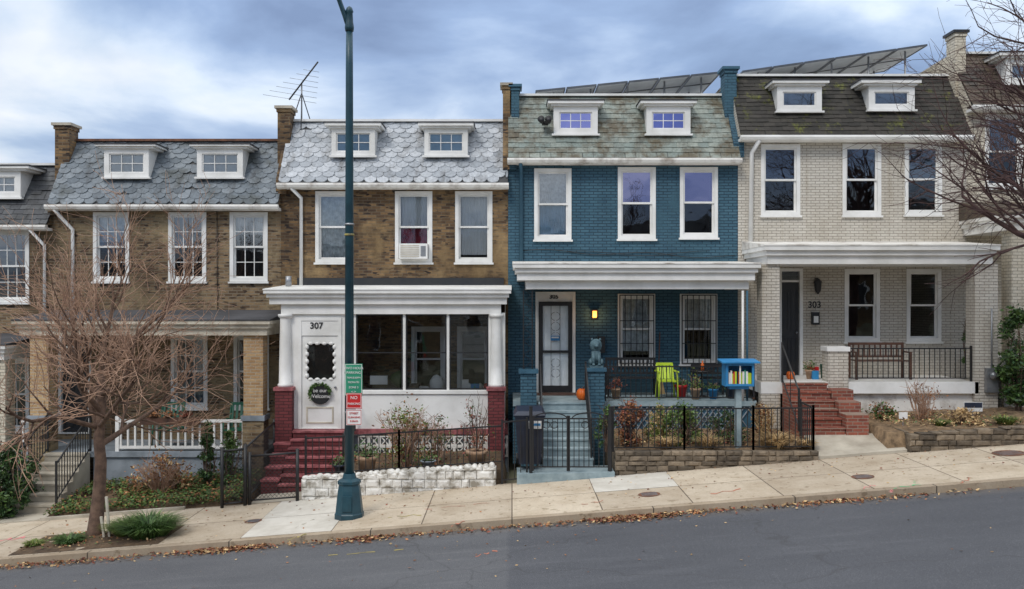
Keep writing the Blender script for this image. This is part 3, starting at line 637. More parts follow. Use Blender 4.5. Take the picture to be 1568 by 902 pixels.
# ---- H5
o,x0,x1,ze,zt=upper('cream_row_house',1480,1830,161,84,CREAMB,SL5,'rect',.28,.14,
  [(1508,1566,175,288,{}),(1640,1698,175,288,{}),(1735,1792,175,288,{})],
  [(1540,1606,90,128,1531,1617,78),(1680,1748,90,128,1670,1760,78)],
  [(1643,1697,372,480,{}),(1738,1792,372,480,{})],1.0,gut=WHITE,doors=[(1540,1580,372,540)],dgrid=(1,1),dgl=GLU,dbl=DIM)
simple_door(o,1540,1580,372,540)
pier(o,X(1810),X(1828),1795,1815,ze,Z(10,W+.45),CREAMB,IRON)
porch_roof(o,11.05,16.6,Z(326,20.55),Z(352,20.55),WHITE2,SL5,rise=.45)
for a,b in ((11.35,11.75),(16,16.4)): o['porch_columns'].box(a,b,PF-.03,PF+.4,1,Z(352,20.55)-.003,CREAMB)
o['porch_floor'].box(11.3,16.6,PF-.03,W-.002,2.2,2.4,WHITE); o['porch_base'].box(11.3,16.6,PF+.1,PF+.2,.6,2.199,WHITE2)
railing(o['porch_railing'],(11.8,PF+.1,2.4),(16,PF+.1,2.4),.8,.12)
o.done()
def solar(xa,xb,za,zb_,ya,yb,n):
    s=O('solar_panel_array',((xa+xb)/2,ya,za))
    zf=lambda x: za+(zb_-za)*(x-xa)/(xb-xa)
    for r in range(2):
        y0=ya+(yb-ya)*r/2; y1=ya+(yb-ya)*(r+1)/2-.03
        for i in range(n):
            a=xa+(xb-xa)*i/n; b=xa+(xb-xa)*(i+1)/n-.03
            s['panels'].slopebox(a+.03,b-.03,y0+.03,y1-.03,zf(a)+.012,zf(b)+.012,zf(a)+.032,zf(b)+.032,SOLAR)
            for (p,q,u,v) in ((a,b,y0,y0+.029),(a,b,y1-.029,y1),(a,a+.029,y0+.03,y1-.03),(b-.029,b,y0+.03,y1-.03)):
                s['frames'].slopebox(p,q,u,v,zf(p),zf(q),zf(p)+.05,zf(q)+.05,SILV)
    for i in range(5):
        xx=xa+(xb-xa)*(i+.5)/5
        for yy in (ya+.3,yb-.4): s['racking'].tube([(xx,yy,za-1.1),(xx,yy,zf(xx))],.025,6,METAL)
    s.done()
solar(X(820,24),X(1106,24),Z(141,24),Z(112,24),24.0,26.4,6)
solar(X(1137,24),X(1422,24),Z(111,24),Z(70,24),24.0,26.8,6)
an=O('tv_antenna',(X(462,23.6),23.6,Z(187,23.6))); ax=X(462,23.6); y=23.6; zb_=Z(187,y)-.5
mm=an['mast']; top=(ax,y,Z(128,y)); mm.tube([(ax,y,zb_),top],.022,6,METAL)
for dx,dy in ((-.35,0),(.3,.2),(.1,-.5)): mm.tube([(ax+dx,y+dy,zb_+.2),(ax,y,zb_+1.25)],.014,5,IRON)
b0=Vector((X(440,y),y+.2,Z(150,y))); b1=Vector((X(492,y),y-.4,Z(101,y))); an['boom'].tube([b0,b1],.022,5,IRON)
for i in range(7):
    q=b0.lerp(b1,.02+.75*i/6); L_=.68-.08*i; dd=Vector((.97,.2,-.12)).normalized()*L_; an['elements'].tube([q-dd,q+dd],.006,4,METAL)
an.done()
# ================================================================ GROUND
g=O('ground'); xs=[-400,-45]+[-40+4*i for i in range(21)]+[45,400]; ys=[-300,-60,-10,0,10,15,19,24,40,100,600]
vs=[(x,y,gz(x)-.22-(0 if y<100 else .5)) for y in ys for x in xs]; n=len(xs)
g['ground'].add(vs,[(j*n+i,j*n+i+1,(j+1)*n+i+1,(j+1)*n+i) for j in range(len(ys)-1) for i in range(n-1)],GRND); g.done()
def sheet(name,x0,x1,y0,y1,dz,mat,nx=1):
    s=O(name); m=s['a']
    for i in range(nx):
        a=x0+(x1-x0)*i/nx; b=x0+(x1-x0)*(i+1)/nx
        m.add([(a,y0,gz(a)+dz),(b,y0,gz(b)+dz),(b,y1,gz(b)+dz),(a,y1,gz(a)+dz)],[(0,1,2,3)],mat)
    return s.done()
def strip(name,x0,x1,y0,y1,z0f,mat,th):
    s=O(name); m=s['a']
    m.slopebox(x0,x1,y0,y1,z0f(x0)-th,z0f(x1)-th,z0f(x0),z0f(x1),mat); return s.done()
strip('road',-44,44,6.2,15.5,lambda x:gz(x)-.125,ASPH,.08)
strip('kerb',-44,44,15.5,15.66,lambda x:gz(x)-.004,KERB,.3)
strip('sidewalk',-44,44,15.663,18.5,lambda x:gz(x),SIDE,.2)
strip('kerb',-44,44,6.04,6.2,lambda x:gz(x),KERB,.3)
strip('sidewalk',-44,44,3.5,6.037,lambda x:gz(x),SIDE,.2)
sheet('concrete_patch',1.55,3.1,17.04,18.47,.004,WCON)
sheet('concrete_patch',-4.65,-3.1,15.67,17.03,.004,WCON); sheet('concrete_patch',-4.65,-3.1,17.05,18.47,.004,WCON)
tb=O('tree_bed'); x0_,x1_=X(40,16.3),X(262,16.3); nx,ny=40,14; vs=[];fs=[]
for j in range(ny+1):
    for i in range(nx+1):
        x=x0_+(x1_-x0_)*i/nx; y=15.7+1.3*j/ny; e_=min(i,nx-i,j,ny-j); vs.append((x,y,gz(x)+(.006 if e_==0 else .03+.05*noise.noise(Vector((x*3,y*3,0)))+.02*noise.noise(Vector((x*12,y*12,0))))))
for j in range(ny):
    for i in range(nx): a=j*(nx+1)+i; fs.append((a,a+1,a+nx+2,a+nx+1))
tb['a'].add(vs,fs,SOIL,True); tb.done()
pm=O('utility_paint_marks'); m=pm['marks']
def spot(px,py,onroad):
    dz=.004-.125*onroad; k=(px-784)/F; yy=(CZ-.036-dz)/((py-HY)/F+.0785*k); return k*yy,yy,dz
def mark(px,py,onroad,L_,wd,mat,ang=0,wig=.05):
    x,yy,dz=spot(px,py,onroad); n=8; pts=[]
    for i in range(n+1):
        t=(i/n-.5)*L_; pts.append((x+t*math.cos(ang),yy+t*math.sin(ang)+wig*math.sin(i*1.7+px)))
    for i in range(n):
        if random.random()<.25: continue
        (xa,ya),(xb,yb)=pts[i],pts[i+1]
        w2=wd*random.uniform(.25,.6)
        m.add([(xa,ya-w2,gz(xa)+dz),(xb,yb-w2,gz(xb)+dz),(xb,yb+w2,gz(xb)+dz),(xa,ya+w2,gz(xa)+dz)],[(0,1,2,3)],mat)
mark(560,846,1,1.2,.05,YMARK,0,.02); mark(745,847,1,.4,.06,OMARK,.6,.05); mark(470,800,0,.7,.05,YMARK,1.2); mark(620,790,0,.6,.05,YMARK,0)
mark(30,858,1,.3,.2,PMARK,.4,.1); mark(1115,752,0,.7,.05,OMARK,.3); mark(700,775,0,1.2,.025,OMARK,.1)
GM=plain('green_mark',c(90,190,130),c(150,180,140),8,.8,bs=0)
mark(1385,745,0,.6,.05,GM,.2); mark(1400,738,0,.25,.05,GM,1.2)
mark(15,826,0,.5,.12,PMARK,.2,.1); mark(1330,745,0,.3,.06,PMARK,.5); mark(1480,735,0,.5,.05,OMARK,.7); mark(455,822,0,.4,.08,YMARK,.9); mark(700,802,0,.4,.06,OMARK,.9); mark(905,770,0,.5,.04,OMARK,.4); mark(1365,752,0,.2,.06,PMARK,1.)
pm.done()
def manhole(px,py,rr=.26):
    x,yy,_=spot(px,py,0)
    o=O('manhole_cover',(x,yy,gz(x)))
    vs=[(x,yy,gz(x)+.008)]
    for i in range(24):
        a=2*math.pi*i/24; xx=x+rr*math.cos(a); vs.append((xx,yy+rr*math.sin(a),gz(xx)+.008))
    o['lid'].add(vs,[(0,i+1,(i+1)%24+1) for i in range(24)],RUST)
    for q in (-.5,-.17,.17,.5): o['ribs'].slopebox(x-rr*.7,x+rr*.7,yy+q*rr-.012,yy+q*rr+.012,gz(x-rr*.7)+.008,gz(x+rr*.7)+.008,gz(x-rr*.7)+.014,gz(x+rr*.7)+.014,METAL)
    o.done()
manhole(994,757,.2); manhole(388,798,.16); manhole(1321,730,.2); manhole(1545,694,.3)
def yard(name,x0,x1,y0,y1,z0,z1,zl,zr,mat,rough=.04,skirt=True):
    o=O(name); nx=max(8,int((x1-x0)/.12)); ny=max(6,int((y1-y0)/.12)); vs=[];fs=[]
    for j in range(ny+1):
        for i in range(nx+1):
            u=i/nx; v=j/ny; x=x0+(x1-x0)*u; y=y0+(y1-y0)*v
            z=(z0+(z1-z0)*v)+zl+(zr-zl)*u+noise.noise(Vector((x*2.2,y*2.2,1)))*rough+noise.noise(Vector((x*8,y*8,3)))*rough*.5
            if skirt and (i in(0,nx) or j==0): z-=.5
            vs.append((x,y,z))
    for j in range(ny):
        for i in range(nx): a=j*(nx+1)+i; fs.append((a,a+1,a+nx+2,a+nx+1))
    o['a'].add(vs,fs,mat,True); return o.done()
yard('front_yard',-9.55,-5.4,18.47,20.85,.08,.22,gz(-9.55),gz(-5.4),SOIL,.07)
yard('front_yard',-17,-10.6,18.47,20.85,.08,.25,gz(-17),gz(-10.6),SOIL,.07)
yard('front_yard',-3.6,-.12,18.7,20.9,.12,.24,0,.12,SOIL,.04)
yard('front_yard',2.1,6.15,18.6,20.9,.62,.80,0,.02,MULCH,.05)
yard('front_yard',7.6,18,18.6,20.95,1.0,1.12,0,.5,MULCH,.05)
w=O('garden_walk'); 
w['a'].hexa([(-5.3,18.5,gz(-5.3)-.3),(-3.62,18.5,gz(-3.6)-.3),(-3.62,19.3,gz(-3.6)-.3),(-5.3,19.3,gz(-5.3)-.3),(-5.3,18.503,gz(-5.3)+.002),(-3.62,18.503,gz(-3.62)+.002),(-3.62,19.3,gz(-3.6)+.02),(-5.3,19.3,gz(-5.3)+.02)],CONC); w.done()
w=O('garden_walk'); w['a'].hexa([(6.2,18.503,0.1),(8.0,18.503,.1),(8.0,19.5,.1),(6.2,19.5,.1),(6.2,18.503,gz(6.2)+.05),(8.0,18.503,gz(8.0)+.05),(8.0,19.5,.9),(6.2,19.5,.88)],CONC); w.done()
w=O('garden_walk'); w['a'].slopebox(-10.6,-9.55,18.503,19.3,-1.2,-1.2,gz(-10.6)+.01,gz(-9.55)+.01,CONC); w.done()
w=O('garden_border_kerb'); w['a'].slopebox(-9.5,-6.6,18.4,18.49,gz(-9.5)-.1,gz(-6.6)-.1,gz(-9.5)+.06,gz(-6.6)+.06,CONC); w.done()
def stonewall(name,x0,x1,y0,y1,zt0,zt1,ch,sw,mat,cap=None,core=PCHB):
    o=O(name,((x0+x1)/2,y0,gz((x0+x1)/2)))
    zbot=min(gz(x0),gz(x1))-.1
    ztf=lambda x: zt0+(zt1-zt0)*(x-x0)/(x1-x0)
    o['core'].slopebox(x0+.02,x1-.02,y0+.035,y1,zbot,zbot,zt0-.05,zt1-.05,core)
    def st(a,b,yy0,yy1,z0,z1,k=.008):
        j=lambda: random.uniform(-k,k)
        vs=[]
        for z in (z0,z1):
            for (x,y) in ((a,yy0),(b,yy0),(b,yy1),(a,yy1)): vs.append((x+j(),y+j()*1.5,z+j()))
        bu=random.uniform(.012,.035)
        f=[(a+.25*(b-a),yy0-bu,z0+.25*(z1-z0)),(b-.25*(b-a),yy0-bu,z0+.25*(z1-z0)),(b-.25*(b-a),yy0-bu,z1-.25*(z1-z0)),(a+.25*(b-a),yy0-bu,z1-.25*(z1-z0))]
        vs+=f
        o['stones'].add(vs,[(4,5,6,7),(1,2,6,5),(3,0,4,7),(0,1,9,8),(1,5,10,9),(5,4,11,10),(4,0,8,11),(8,9,10,11)],mat,False)
    z=zbot; r=0
    while True:
        h=ch*random.uniform(.85,1.2); x=x0-random.uniform(0,sw*.5); any_=False
        while x<x1:
            wd=sw*random.uniform(.6,1.5); a=max(x,x0); b=min(x+wd,x1)
            if b-a>.04:
                top=ztf((a+b)/2)
                if z<top-.02: st(a+.004,b-.004,y0,y1-.03,z+.003,min(z+h,top)-.003); any_=True
            x+=wd
        z+=h
        if not any_: break
    if cap=='lumps':
        x=x0
        while x<x1-.05:
            wd=random.uniform(.10,.2); t=ztf(x+wd/2); o['coping'].ell(x+wd/2,(y0+y1)/2-.03,t,wd*.55,(y1-y0)*.48,random.uniform(.04,.085),mat,9,6,.14); x+=wd*.9
    return o.done()
stonewall('whitewashed_stone_wall',-4.25,-.32,18.42,18.70,.14,.38,.15,.24,WSTONE,'lumps',WSTONE)
stonewall('stone_retaining_wall',2.08,6.18,18.42,18.66,.69,.71,.095,.24,STONE,None,SOIL)
stonewall('stone_retaining_wall',8.02,18,18.42,18.66,1.04,1.7,.1,.26,STONE,None,SOIL)
for xx in (2.08,6.10,8.02):
    sw=O('stone_side_wall'); zt_=.66 if xx<7 else 1.0
    z=(-.1 if xx<7 else .2)
    while z<zt_:
        y=18.67
        while y<20.7:
            d=random.uniform(.15,.32); sw['stones'].box(xx+random.uniform(0,.02),xx+.08,y,min(y+d-.01,20.75),z,min(z+.09,zt_+.05),STONE); y+=d
        z+=.1
    sw.done()
# ================================================================ FENCES
def fence(name,pts,h,sp=.11,finial=False,**k):
    o=O(name,pts[0])
    for i in range(len(pts)-1): railing(o['panel'],pts[i],pts[i+1],h,sp,finial=finial,**k)
    return o.done()
fence('iron_fence',[(-4.2,18.62,.12),(-2.3,18.62,.24),(-.2,18.62,.38)],.80,.13)
fence('iron_fence',[(2.05,18.57,.66),(3.5,18.57,.67),(4.9,18.57,.68),(6.12,18.57,.69),(6.12,19.4,.72)],.86,.115)
gt=O('iron_gate',(.9,18.45,.3)); m=gt['gate_leaf']
zb_=.3
railing(m,(.42,18.42,zb_),(1.12,18.42,zb_),1.05,.1); railing(m,(1.15,18.42,zb_),(1.95,18.42,zb_),1.05,.1)
for cx in (.77,1.55):
    m.tube([(cx+.34*math.cos(t),18.42,zb_+1.05+.12*math.sin(t)) for t in [q*math.pi/10 for q in range(11)]],.016,4,IRON,False)
    for s in (-1,1): m.tube([(cx+s*(.08+.07*math.cos(t)),18.40,zb_+.93+.07*math.sin(t)) for t in [q*math.pi/6 for q in range(13)]],.009,4,IRON,False)
for xx in (.38,1.98): gt['posts'].tube([(xx,18.42,-.1),(xx,18.42,zb_+1.3)],.035,6,IRON,False)
gt.done()
fence('iron_fence',[(-.2,18.5,.02),(.3,18.5,.06)],1.25,.11)
def chainlink(name,pts,h,rails=True):
    o=O(name,pts[0])
    for i in range(len(pts)-1):
        a=Vector(pts[i]);b=Vector(pts[i+1]); L_=(b-a).length; u=(b-a)/L_; up=Vector((0,0,1))
        for q in (a,b): o['posts'].tube([q-up*.1,q+up*(h+.08)],.036,8,IRON)
        o['rails'].tube([a+up*h,b+up*h],.024,6,IRON); o['rails'].tube([a+up*.06,b+up*.06],.018,6,IRON)
        s=-h
        while s<L_:
            for sg in (1,-1):
                z0,z1=(.06,h) if sg>0 else (h,.06)
                p=[s,z0];q=[s+h,z1]
                if p[0]<0: t=-p[0]/(q[0]-p[0]); p=[0,p[1]+(q[1]-p[1])*t]
                if q[0]>L_: t=(L_-p[0])/(q[0]-p[0]); q=[L_,p[1]+(q[1]-p[1])*t]
                if q[0]-p[0]>.01: o['mesh'].tube([a+u*p[0]+up*p[1],a+u*q[0]+up*q[1]],.0045,3,IRON,False,False)
            s+=.085
    return o.done()
chainlink('chain_link_fence',[(X(340,18.3),18.3,gz(-5.9)+.02),(-5.36,18.36,gz(-5.36)+.02)],1.12)
chainlink('chain_link_gate',[(-5.28,18.4,gz(-5.2)+.02),(-4.32,18.4,gz(-4.3)+.02)],.95)
chainlink('chain_link_fence',[(-5.38,18.45,gz(-5.4)+.05),(-5.38,20.7,gz(-5.4)+.25)],1.1)
fence('iron_fence',[(-11.0,18.55,gz(-11)),(-11.0,20.6,gz(-11)+.3)],1.0,.13)
# ================================================================ STREET LAMP
lx=X(535,16.6); ly=16.6; lz=gz(lx)
zz=lambda py: Z(py,16.6)
o=O('street_lamp',(lx,ly,lz))
o['base'].lathe(lx,ly,[(.27,lz-.02),(.27,lz+.08),(.255,lz+.1),(.21,lz+.5),(.19,lz+.6),(.215,lz+.62),(.215,lz+.67),(.13,lz+.71),(.11,lz+.8)],8,TEAL,False)
o['base'].box(lx-.08,lx+.08,ly-.25,ly-.2,lz+.15,lz+.42,TEAL)
o['pole'].lathe(lx,ly,[(.088,lz+.78),(.066,zz(100)),(.06,zz(45))],12,TEAL)
o['pole'].lathe(lx,ly,[(.075,zz(48)),(.085,zz(42)),(.07,zz(34)),(.06,zz(20)),(.075,zz(18)),(.05,zz(12)),(.0,zz(9))],12,TEAL)
o['arm'].tube([(lx-.0,ly,zz(45)),(lx-.08,ly,zz(25)),(lx-.2,ly-.1,zz(-5)),(lx-.35,ly-.4,zz(-40)),(lx-.45,ly-1.0,zz(-62)),(lx-.5,ly-1.7,zz(-66))],[.05,.045,.042,.04,.038,.035],8,TEAL)
o['lamp_head'].lathe(lx-.5,ly-2.0,[(.06,zz(-60)),(.16,zz(-66)),(.2,zz(-58)),(.17,zz(-50)),(.08,zz(-42))],14,TEAL)
o['lamp_head'].tube([(lx-.5,ly-1.7,zz(-66)),(lx-.5,ly-2.0,zz(-66))],.05,8,TEAL)
for py,mt in ((345,METAL),(361,YMARK),(572,METAL),(632,METAL)): o['bands'].lathe(lx,ly,[(.088,zz(py)),(.088,zz(py)+.035)],12,mt)
o.done()
def sign(name,px0,px1,py0,py1,mat,border,lines,y=ly-.1):
    a,b,z0,z1=X(px0,y),X(px1,y),Z(py1,y),Z(py0,y)
    o=O(name,((a+b)/2,y,z0)); o['plate'].box(a,b,y,y+.004,z0,z1,mat); frame(o['border'],a+.01,b-.01,z0+.01,z1-.01,y-.003,y-.0005,.008,border)
    o['bracket'].box((a+b)/2-.03,(a+b)/2+.03,y+.005,y+.03,z0+.03,z1-.03,METAL)
    for (t,sz,f,mt) in lines: o.text(t,sz,((a+b)/2,y-.004,z0+(z1-z0)*f),mt,'lettering')
    o.done()
sign('parking_sign',528,555,557,606,GRNS,WHITE,[('TWO HOUR',.062,.86,WHITE),('PARKING',.062,.72,WHITE),('7AM-8:30PM',.048,.56,WHITE),('MON-FRI',.05,.42,WHITE),('ZONE 5',.05,.26,WHITE),('<->',.06,.12,WHITE)])
sign('no_parking_sign',530,554,602,626,REDS,WHITE,[('NO',.08,.7,WHITE),('PARKING',.055,.32,WHITE)],y=ly-.107)
sign('no_parking_sign',530,554,627,651,WHITE,REDS,[('STREET',.05,.75,REDS),('CLEANING',.045,.5,REDS),('9:30AM',.045,.25,REDS)],y=ly-.107)
# ================================================================ TREES
def tree(name,base,trunk,limbs,lv,seed,bark,twig,r0,kids,lens,droop=0,lean=(0,0,1),fork=.5,updir=.3,sides=None,rmin=.0045,el=(.25,1.15),lr=(.42,.62)):
    R=random.Random(seed); o=O(name,base); tr=o['trunk']; tw=o['twigs']
    def rv(): return Vector((R.gauss(0,1),R.gauss(0,1),R.gauss(0,1)))
    def grow(p,d,L_,r,l):
        n=6 if l<2 else 4 if l<3 else 3; pts=[p];rs=[r]; dd=d.normalized()
        for i in range(n):
            dd=(dd+rv()*(.13 if l<3 else .13)+Vector((0,0,updir*(.25 if l<3 else .12)-droop*l*.05))).normalized()
            pts.append(pts[-1]+dd*L_/n); rs.append(max(rmin*.7,r*(1-.60*(i+1)/n)))
        (tr if l<2 else tw).tube(pts,rs,7 if l<2 else 4 if l<3 else 3,bark if l<3 else twig,True,False)
        if l>=lv: return
        k=kids[l]
        for j in range(k):
            t=(j+R.uniform(.5,1.2))/k*.85+.15; t=min(1,t); f=t*n; i=min(n-1,int(f)); q=pts[i].lerp(pts[i+1],f-i)
            a=(pts[i+1]-pts[i]).normalized(); side=rv(); side=(side-a*side.dot(a)).normalized()
            ang=R.uniform(.35,.9)
            nd=a*math.cos(ang)+side*math.sin(ang)
            if sides: nd=(nd+Vector(sides)*(.5 if l<2 else .1)).normalized()
            rr=rs[i]*R.uniform(.5,.75)
            grow(q,nd,lens[l+1]*R.uniform(.6,1.25),max(rr,rmin),l+1)
    b=Vector(base); d=Vector(lean).normalized(); pts=[b-Vector((0,0,.1)),b+d*.12]; rs=[r0*1.5,r0*1.15]; p=pts[-1]
    n=7
    for i in range(n):
        d2=(d+rv()*.07).normalized(); p=p+d2*trunk/n; pts.append(p); rs.append(r0*(1-.45*(i+1)/n))
    tr.tube(pts,rs,12,bark)
    for j in range(limbs):
        t=R.uniform(fork,1.0) if j>1 else 1.0; f=2+t*(n-1); i=min(len(pts)-2,int(f)); q=pts[i].lerp(pts[i+1],f-i)
        az=2*math.pi*(j/limbs)+R.uniform(-.4,.4); e=R.uniform(*el)
        nd=Vector((math.cos(az)*math.cos(e),math.sin(az)*math.cos(e),math.sin(e)))
        if sides: nd=(nd+Vector(sides)*.5).normalized()
        grow(q,nd,lens[1]*R.uniform(.75,1.2),rs[i]*R.uniform(*lr),1)
    return o.done()
tx=X(146,16.6); tree('bare_tree',(tx,16.6,gz(tx)),2.9,10,4,8,BARKL,TWIG,.125,[0,7,6,4],[0,2.1,1.25,.8,.5],droop=.30,fork=.40,updir=.6,el=(.1,1.3),rmin=.005,lr=(.5,.7))
tx=X(1690,16.7); tree('bare_tree',(tx,16.7,gz(tx)),6.2,16,4,12,BARKD,BARKD,.16,[0,7,5,3],[0,2.9,1.5,.9,.5],droop=.35,fork=.36,updir=.35,sides=(-.5,0,0),rmin=.005)
for (bx,by,sd) in ((-7,-2.5,3),(5.5,-3,9),(13,-1,8),(-15,-1,4),(-1,-6,15),(20,-4,16)):
    tree('bare_tree',(bx,by,gz(bx)),4.5,12,3,sd,BARKD,BARKD,.2,[0,7,6],[0,3.2,1.7,1.0],fork=.45,rmin=.012)
for i in range(7):
    a=-30+i*8.6; b=a+8.5; zz_=gz(a+4); o=O('row_house_across_street',((a+b)/2,-16,zz_))
    o['walls'].box(a,b,-24,-16,zz_-1,zz_+6.3,(BRK1,CREAMB,BRK2,GREYB)[i%4]); o['roof'].yzprism(a,b,[(-15.8,zz_+6.302),(-17,zz_+8.2),(-24,zz_+8.2),(-24,zz_+6.302)],SL0)
    for k in range(3):
        for zr in (1.2,4.0): xx=a+1.2+k*2.4; frame(o['window_frames'],xx,xx+1,zz_+zr,zz_+zr+1.7,-15.99,-15.93,.1,WHITE); o['window_panes'].box(xx+.1,xx+.9,-15.99,-15.96,zz_+zr+.1,zz_+zr+1.6,DARKWOOD)
    o.done()
# ================================================================ PLANTS
def shrub(name,cx,cy,z0,rx,ry,h,n,size,mat,stem=BARKL,seed=1,nstem=14,cone=False,clus=None,mat2=None):
    R=random.Random(seed); o=O(name,(cx,cy,z0))
    for i in range(nstem):
        a=R.uniform(0,6.28); q=R.uniform(.3,.95); e=Vector((cx+rx*q*math.cos(a),cy+ry*q*math.sin(a),z0+h*R.uniform(.55,1)))
        b=Vector((cx+R.uniform(-.06,.06),cy+R.uniform(-.06,.06),z0-.05)); mid=b.lerp(e,.5)+Vector((R.uniform(-.08,.08),R.uniform(-.08,.08),.08))
        o['stems'].tube([b,mid,e],[.012,.009,.004],4,stem,True,False)
        for k in range(3):
            q0=mid.lerp(e,R.random()); o['stems'].tube([q0,q0+Vector((R.uniform(-.18,.18),R.uniform(-.18,.18),R.uniform(.02,.2)))],[.005,.003],3,stem,True,False)
    cl=[]
    for i in range(clus or 16):
        t=R.random(); rr=(1-t*.9) if cone else math.sqrt(max(.05,1-(2*t-.9)**2)); a=R.uniform(0,6.28); q=math.sqrt(R.random())
        cl.append((Vector((cx+rx*rr*q*math.cos(a),cy+ry*rr*q*math.sin(a),z0+h*(.08+.86*t))),R.uniform(.5,1.1)))
    for i in range(n):
        cc,w_=R.choice(cl); s_=.22*min(rx,h)*w_*(1 if not cone else .8)
        p=cc+Vector((R.gauss(0,s_),R.gauss(0,s_),R.gauss(0,s_)))
        if p.z<z0: p.z=z0+R.random()*.05
        u=Vector((R.gauss(0,1),R.gauss(0,1),R.gauss(0,.7))).normalized(); v=u.cross(Vector((R.gauss(0,1),R.gauss(0,1),R.gauss(0,1)))).normalized()
        l=size*R.uniform(.6,1.3); mt=mat2 if (mat2 and R.random()<.35) else mat
        o['leaves'].add([p-u*l,p+v*l*.45,p+u*l,p-v*l*.45],[(0,1,2,3)],mt)
    return o.done()
shrub('evergreen_shrub',X(318,19.9),19.9,-.45,.26,.25,1.6,1900,.045,LEAFD,seed=2,cone=True,clus=26,mat2=LEAFG)
shrub('evergreen_shrub',X(352,20.2),20.2,-.4,.3,.25,1.3,1700,.04,LEAFG,seed=3,cone=True,clus=24)
shrub('hydrangea_bush',X(247,19.6),19.6,-.5,.66,.5,.78,1100,.042,LEAFB,stem=TWIG,seed=4,nstem=90,mat2=STRAW)
shrub('evergreen_bush',X(12,19.2),19.2,-.85,.55,.55,1.5,4200,.05,LEAFD,seed=5,clus=34,mat2=LEAFG)
shrub('rose_bush',X(622,19.3),19.3,.22,.7,.4,1.25,1100,.038,LEAFY,stem=TWIG,seed=6,nstem=70,mat2=LEAFB)
shrub('rose_bush',X(668,19.6),19.6,.28,.4,.35,1.0,500,.03,LEAFG,stem=TWIG,seed=61,nstem=24,mat2=LEAFR)
shrub('rose_bush',X(728,19.5),19.5,.3,.35,.3,1.4,220,.035,LEAFR,stem=BARKL,seed=7,nstem=22,mat2=LEAFG)
shrub('garden_shrub',X(962,19.2),19.2,.66,.38,.3,.95,1300,.035,LEAFB,stem=BARKD,seed=8,nstem=34,mat2=LEAFR)
shrub('garden_shrub',X(1010,19.6),19.6,.7,.35,.3,.8,900,.038,LEAFY,seed=81,nstem=26,stem=STRAW,mat2=STRAW)
shrub('garden_shrub',X(1050,19.3),19.3,.68,.5,.4,.72,1900,.04,LEAFG,seed=9,nstem=20,mat2=LEAFY)
shrub('garden_shrub',X(1110,19.4),19.4,.7,.45,.4,.6,1300,.035,LEAFD,seed=10,nstem=14,mat2=LEAFG)
shrub('garden_shrub',X(1170,19.3),19.3,.7,.38,.3,.85,700,.035,LEAFB,seed=11,nstem=44,stem=STRAW,mat2=STRAW)
shrub('garden_shrub',X(928,19.2),19.2,.6,.2,.2,1.0,800,.035,LEAFG,seed=71,nstem=12)
shrub('rose_bush',X(1412,19.8),19.8,1.05,.4,.3,.95,160,.03,LEAFB,stem=TWIG,seed=12,nstem=34)
shrub('garden_shrub',X(1475,19.3),19.3,1.1,.4,.3,.28,500,.045,STRAW,seed=13,nstem=10)
shrub('garden_shrub',X(1350,20.2),20.2,1.1,.3,.25,.3,500,.035,LEAFG,seed=130,nstem=8,mat2=LEAFB)
shrub('evergreen_bush',X(1560,20.3),20.3,1.3,.42,.4,2.3,3800,.055,LEAFG,seed=14,clus=40,mat2=LEAFD)
shrub('evergreen_bush',X(1484,22.2),22.2,1.9,.14,.2,1.6,500,.05,LEAFG,seed=15,clus=14)
def grass(name,cx,cy,z0,r,h,n,mat,seed=1,lean=.5):
    R=random.Random(seed); o=O(name,(cx,cy,z0))
    for i in range(n):
        a=R.uniform(0,6.28); q=r*.35*math.sqrt(R.random()); b=Vector((cx+q*math.cos(a),cy+q*math.sin(a),z0)); d=Vector((math.cos(a)*lean*R.uniform(.3,1.3),math.sin(a)*lean*R.uniform(.3,1.3),1)).normalized()
        L_=h*R.uniform(.6,1.2); m1=b+d*L_*.55; e=m1+(d+Vector((d.x,d.y,-.7))).normalized()*L_*.5; w_=Vector((-math.sin(a),math.cos(a),0))*.008
        o['blades'].add([b-w_*1.2,b+w_*1.2,m1+w_,m1-w_,e],[(0,1,2,3),(3,2,4)],mat)
    return o.done()
grass('liriope_clump',X(228,16.3),16.3,gz(-6.5)+.03,.95,.5,1300,LEAFG,1,.9)
grass('liriope_clump',X(195,16.5),16.5,gz(-6.9)+.03,.6,.38,600,LEAFY,2,.9)
grass('liriope_clump',X(105,16.2),16.2,gz(-7.8)+.02,.45,.22,450,LEAFG,3,1.2)
grass('liriope_clump',X(52,16.2),16.2,gz(-8.5)+.02,.3,.16,300,LEAFY,4,1.2)
grass('ornamental_grass',X(1190,18.75),18.75,.68,.4,.5,480,STRAW,5,.8)
grass('ornamental_grass',X(1235,18.8),18.8,.68,.3,.3,250,STRAW,6,.9)
grass('ornamental_grass',X(1020,18.9),18.9,.68,.3,.35,250,STRAW,7,.9)
grass('ornamental_grass',X(1085,18.8),18.8,.68,.3,.4,250,STRAW,77,.7)
grass('liriope_clump',X(1440,19.2),19.2,1.1,.3,.2,180,LEAFY,9,1.)
grass('liriope_clump',X(1540,19.0),19.0,1.15,.4,.3,250,LEAFY,10,1.)
def scatter(name,fn,n,size,mats,seed,flat=.4):
    R=random.Random(seed); o=O(name)
    for i in range(n):
        p=Vector(fn(R)); u=Vector((R.gauss(0,1),R.gauss(0,1),R.gauss(0,flat))).normalized(); v=u.cross(Vector((R.gauss(0,.4),R.gauss(0,.4),1))).normalized(); l=size*R.uniform(.5,1.3)
        o['leaves'].add([p-u*l,p+v*l*.6,p+u*l,p-v*l*.6],[(0,1,2,3)],R.choice(mats))
    return o.done()
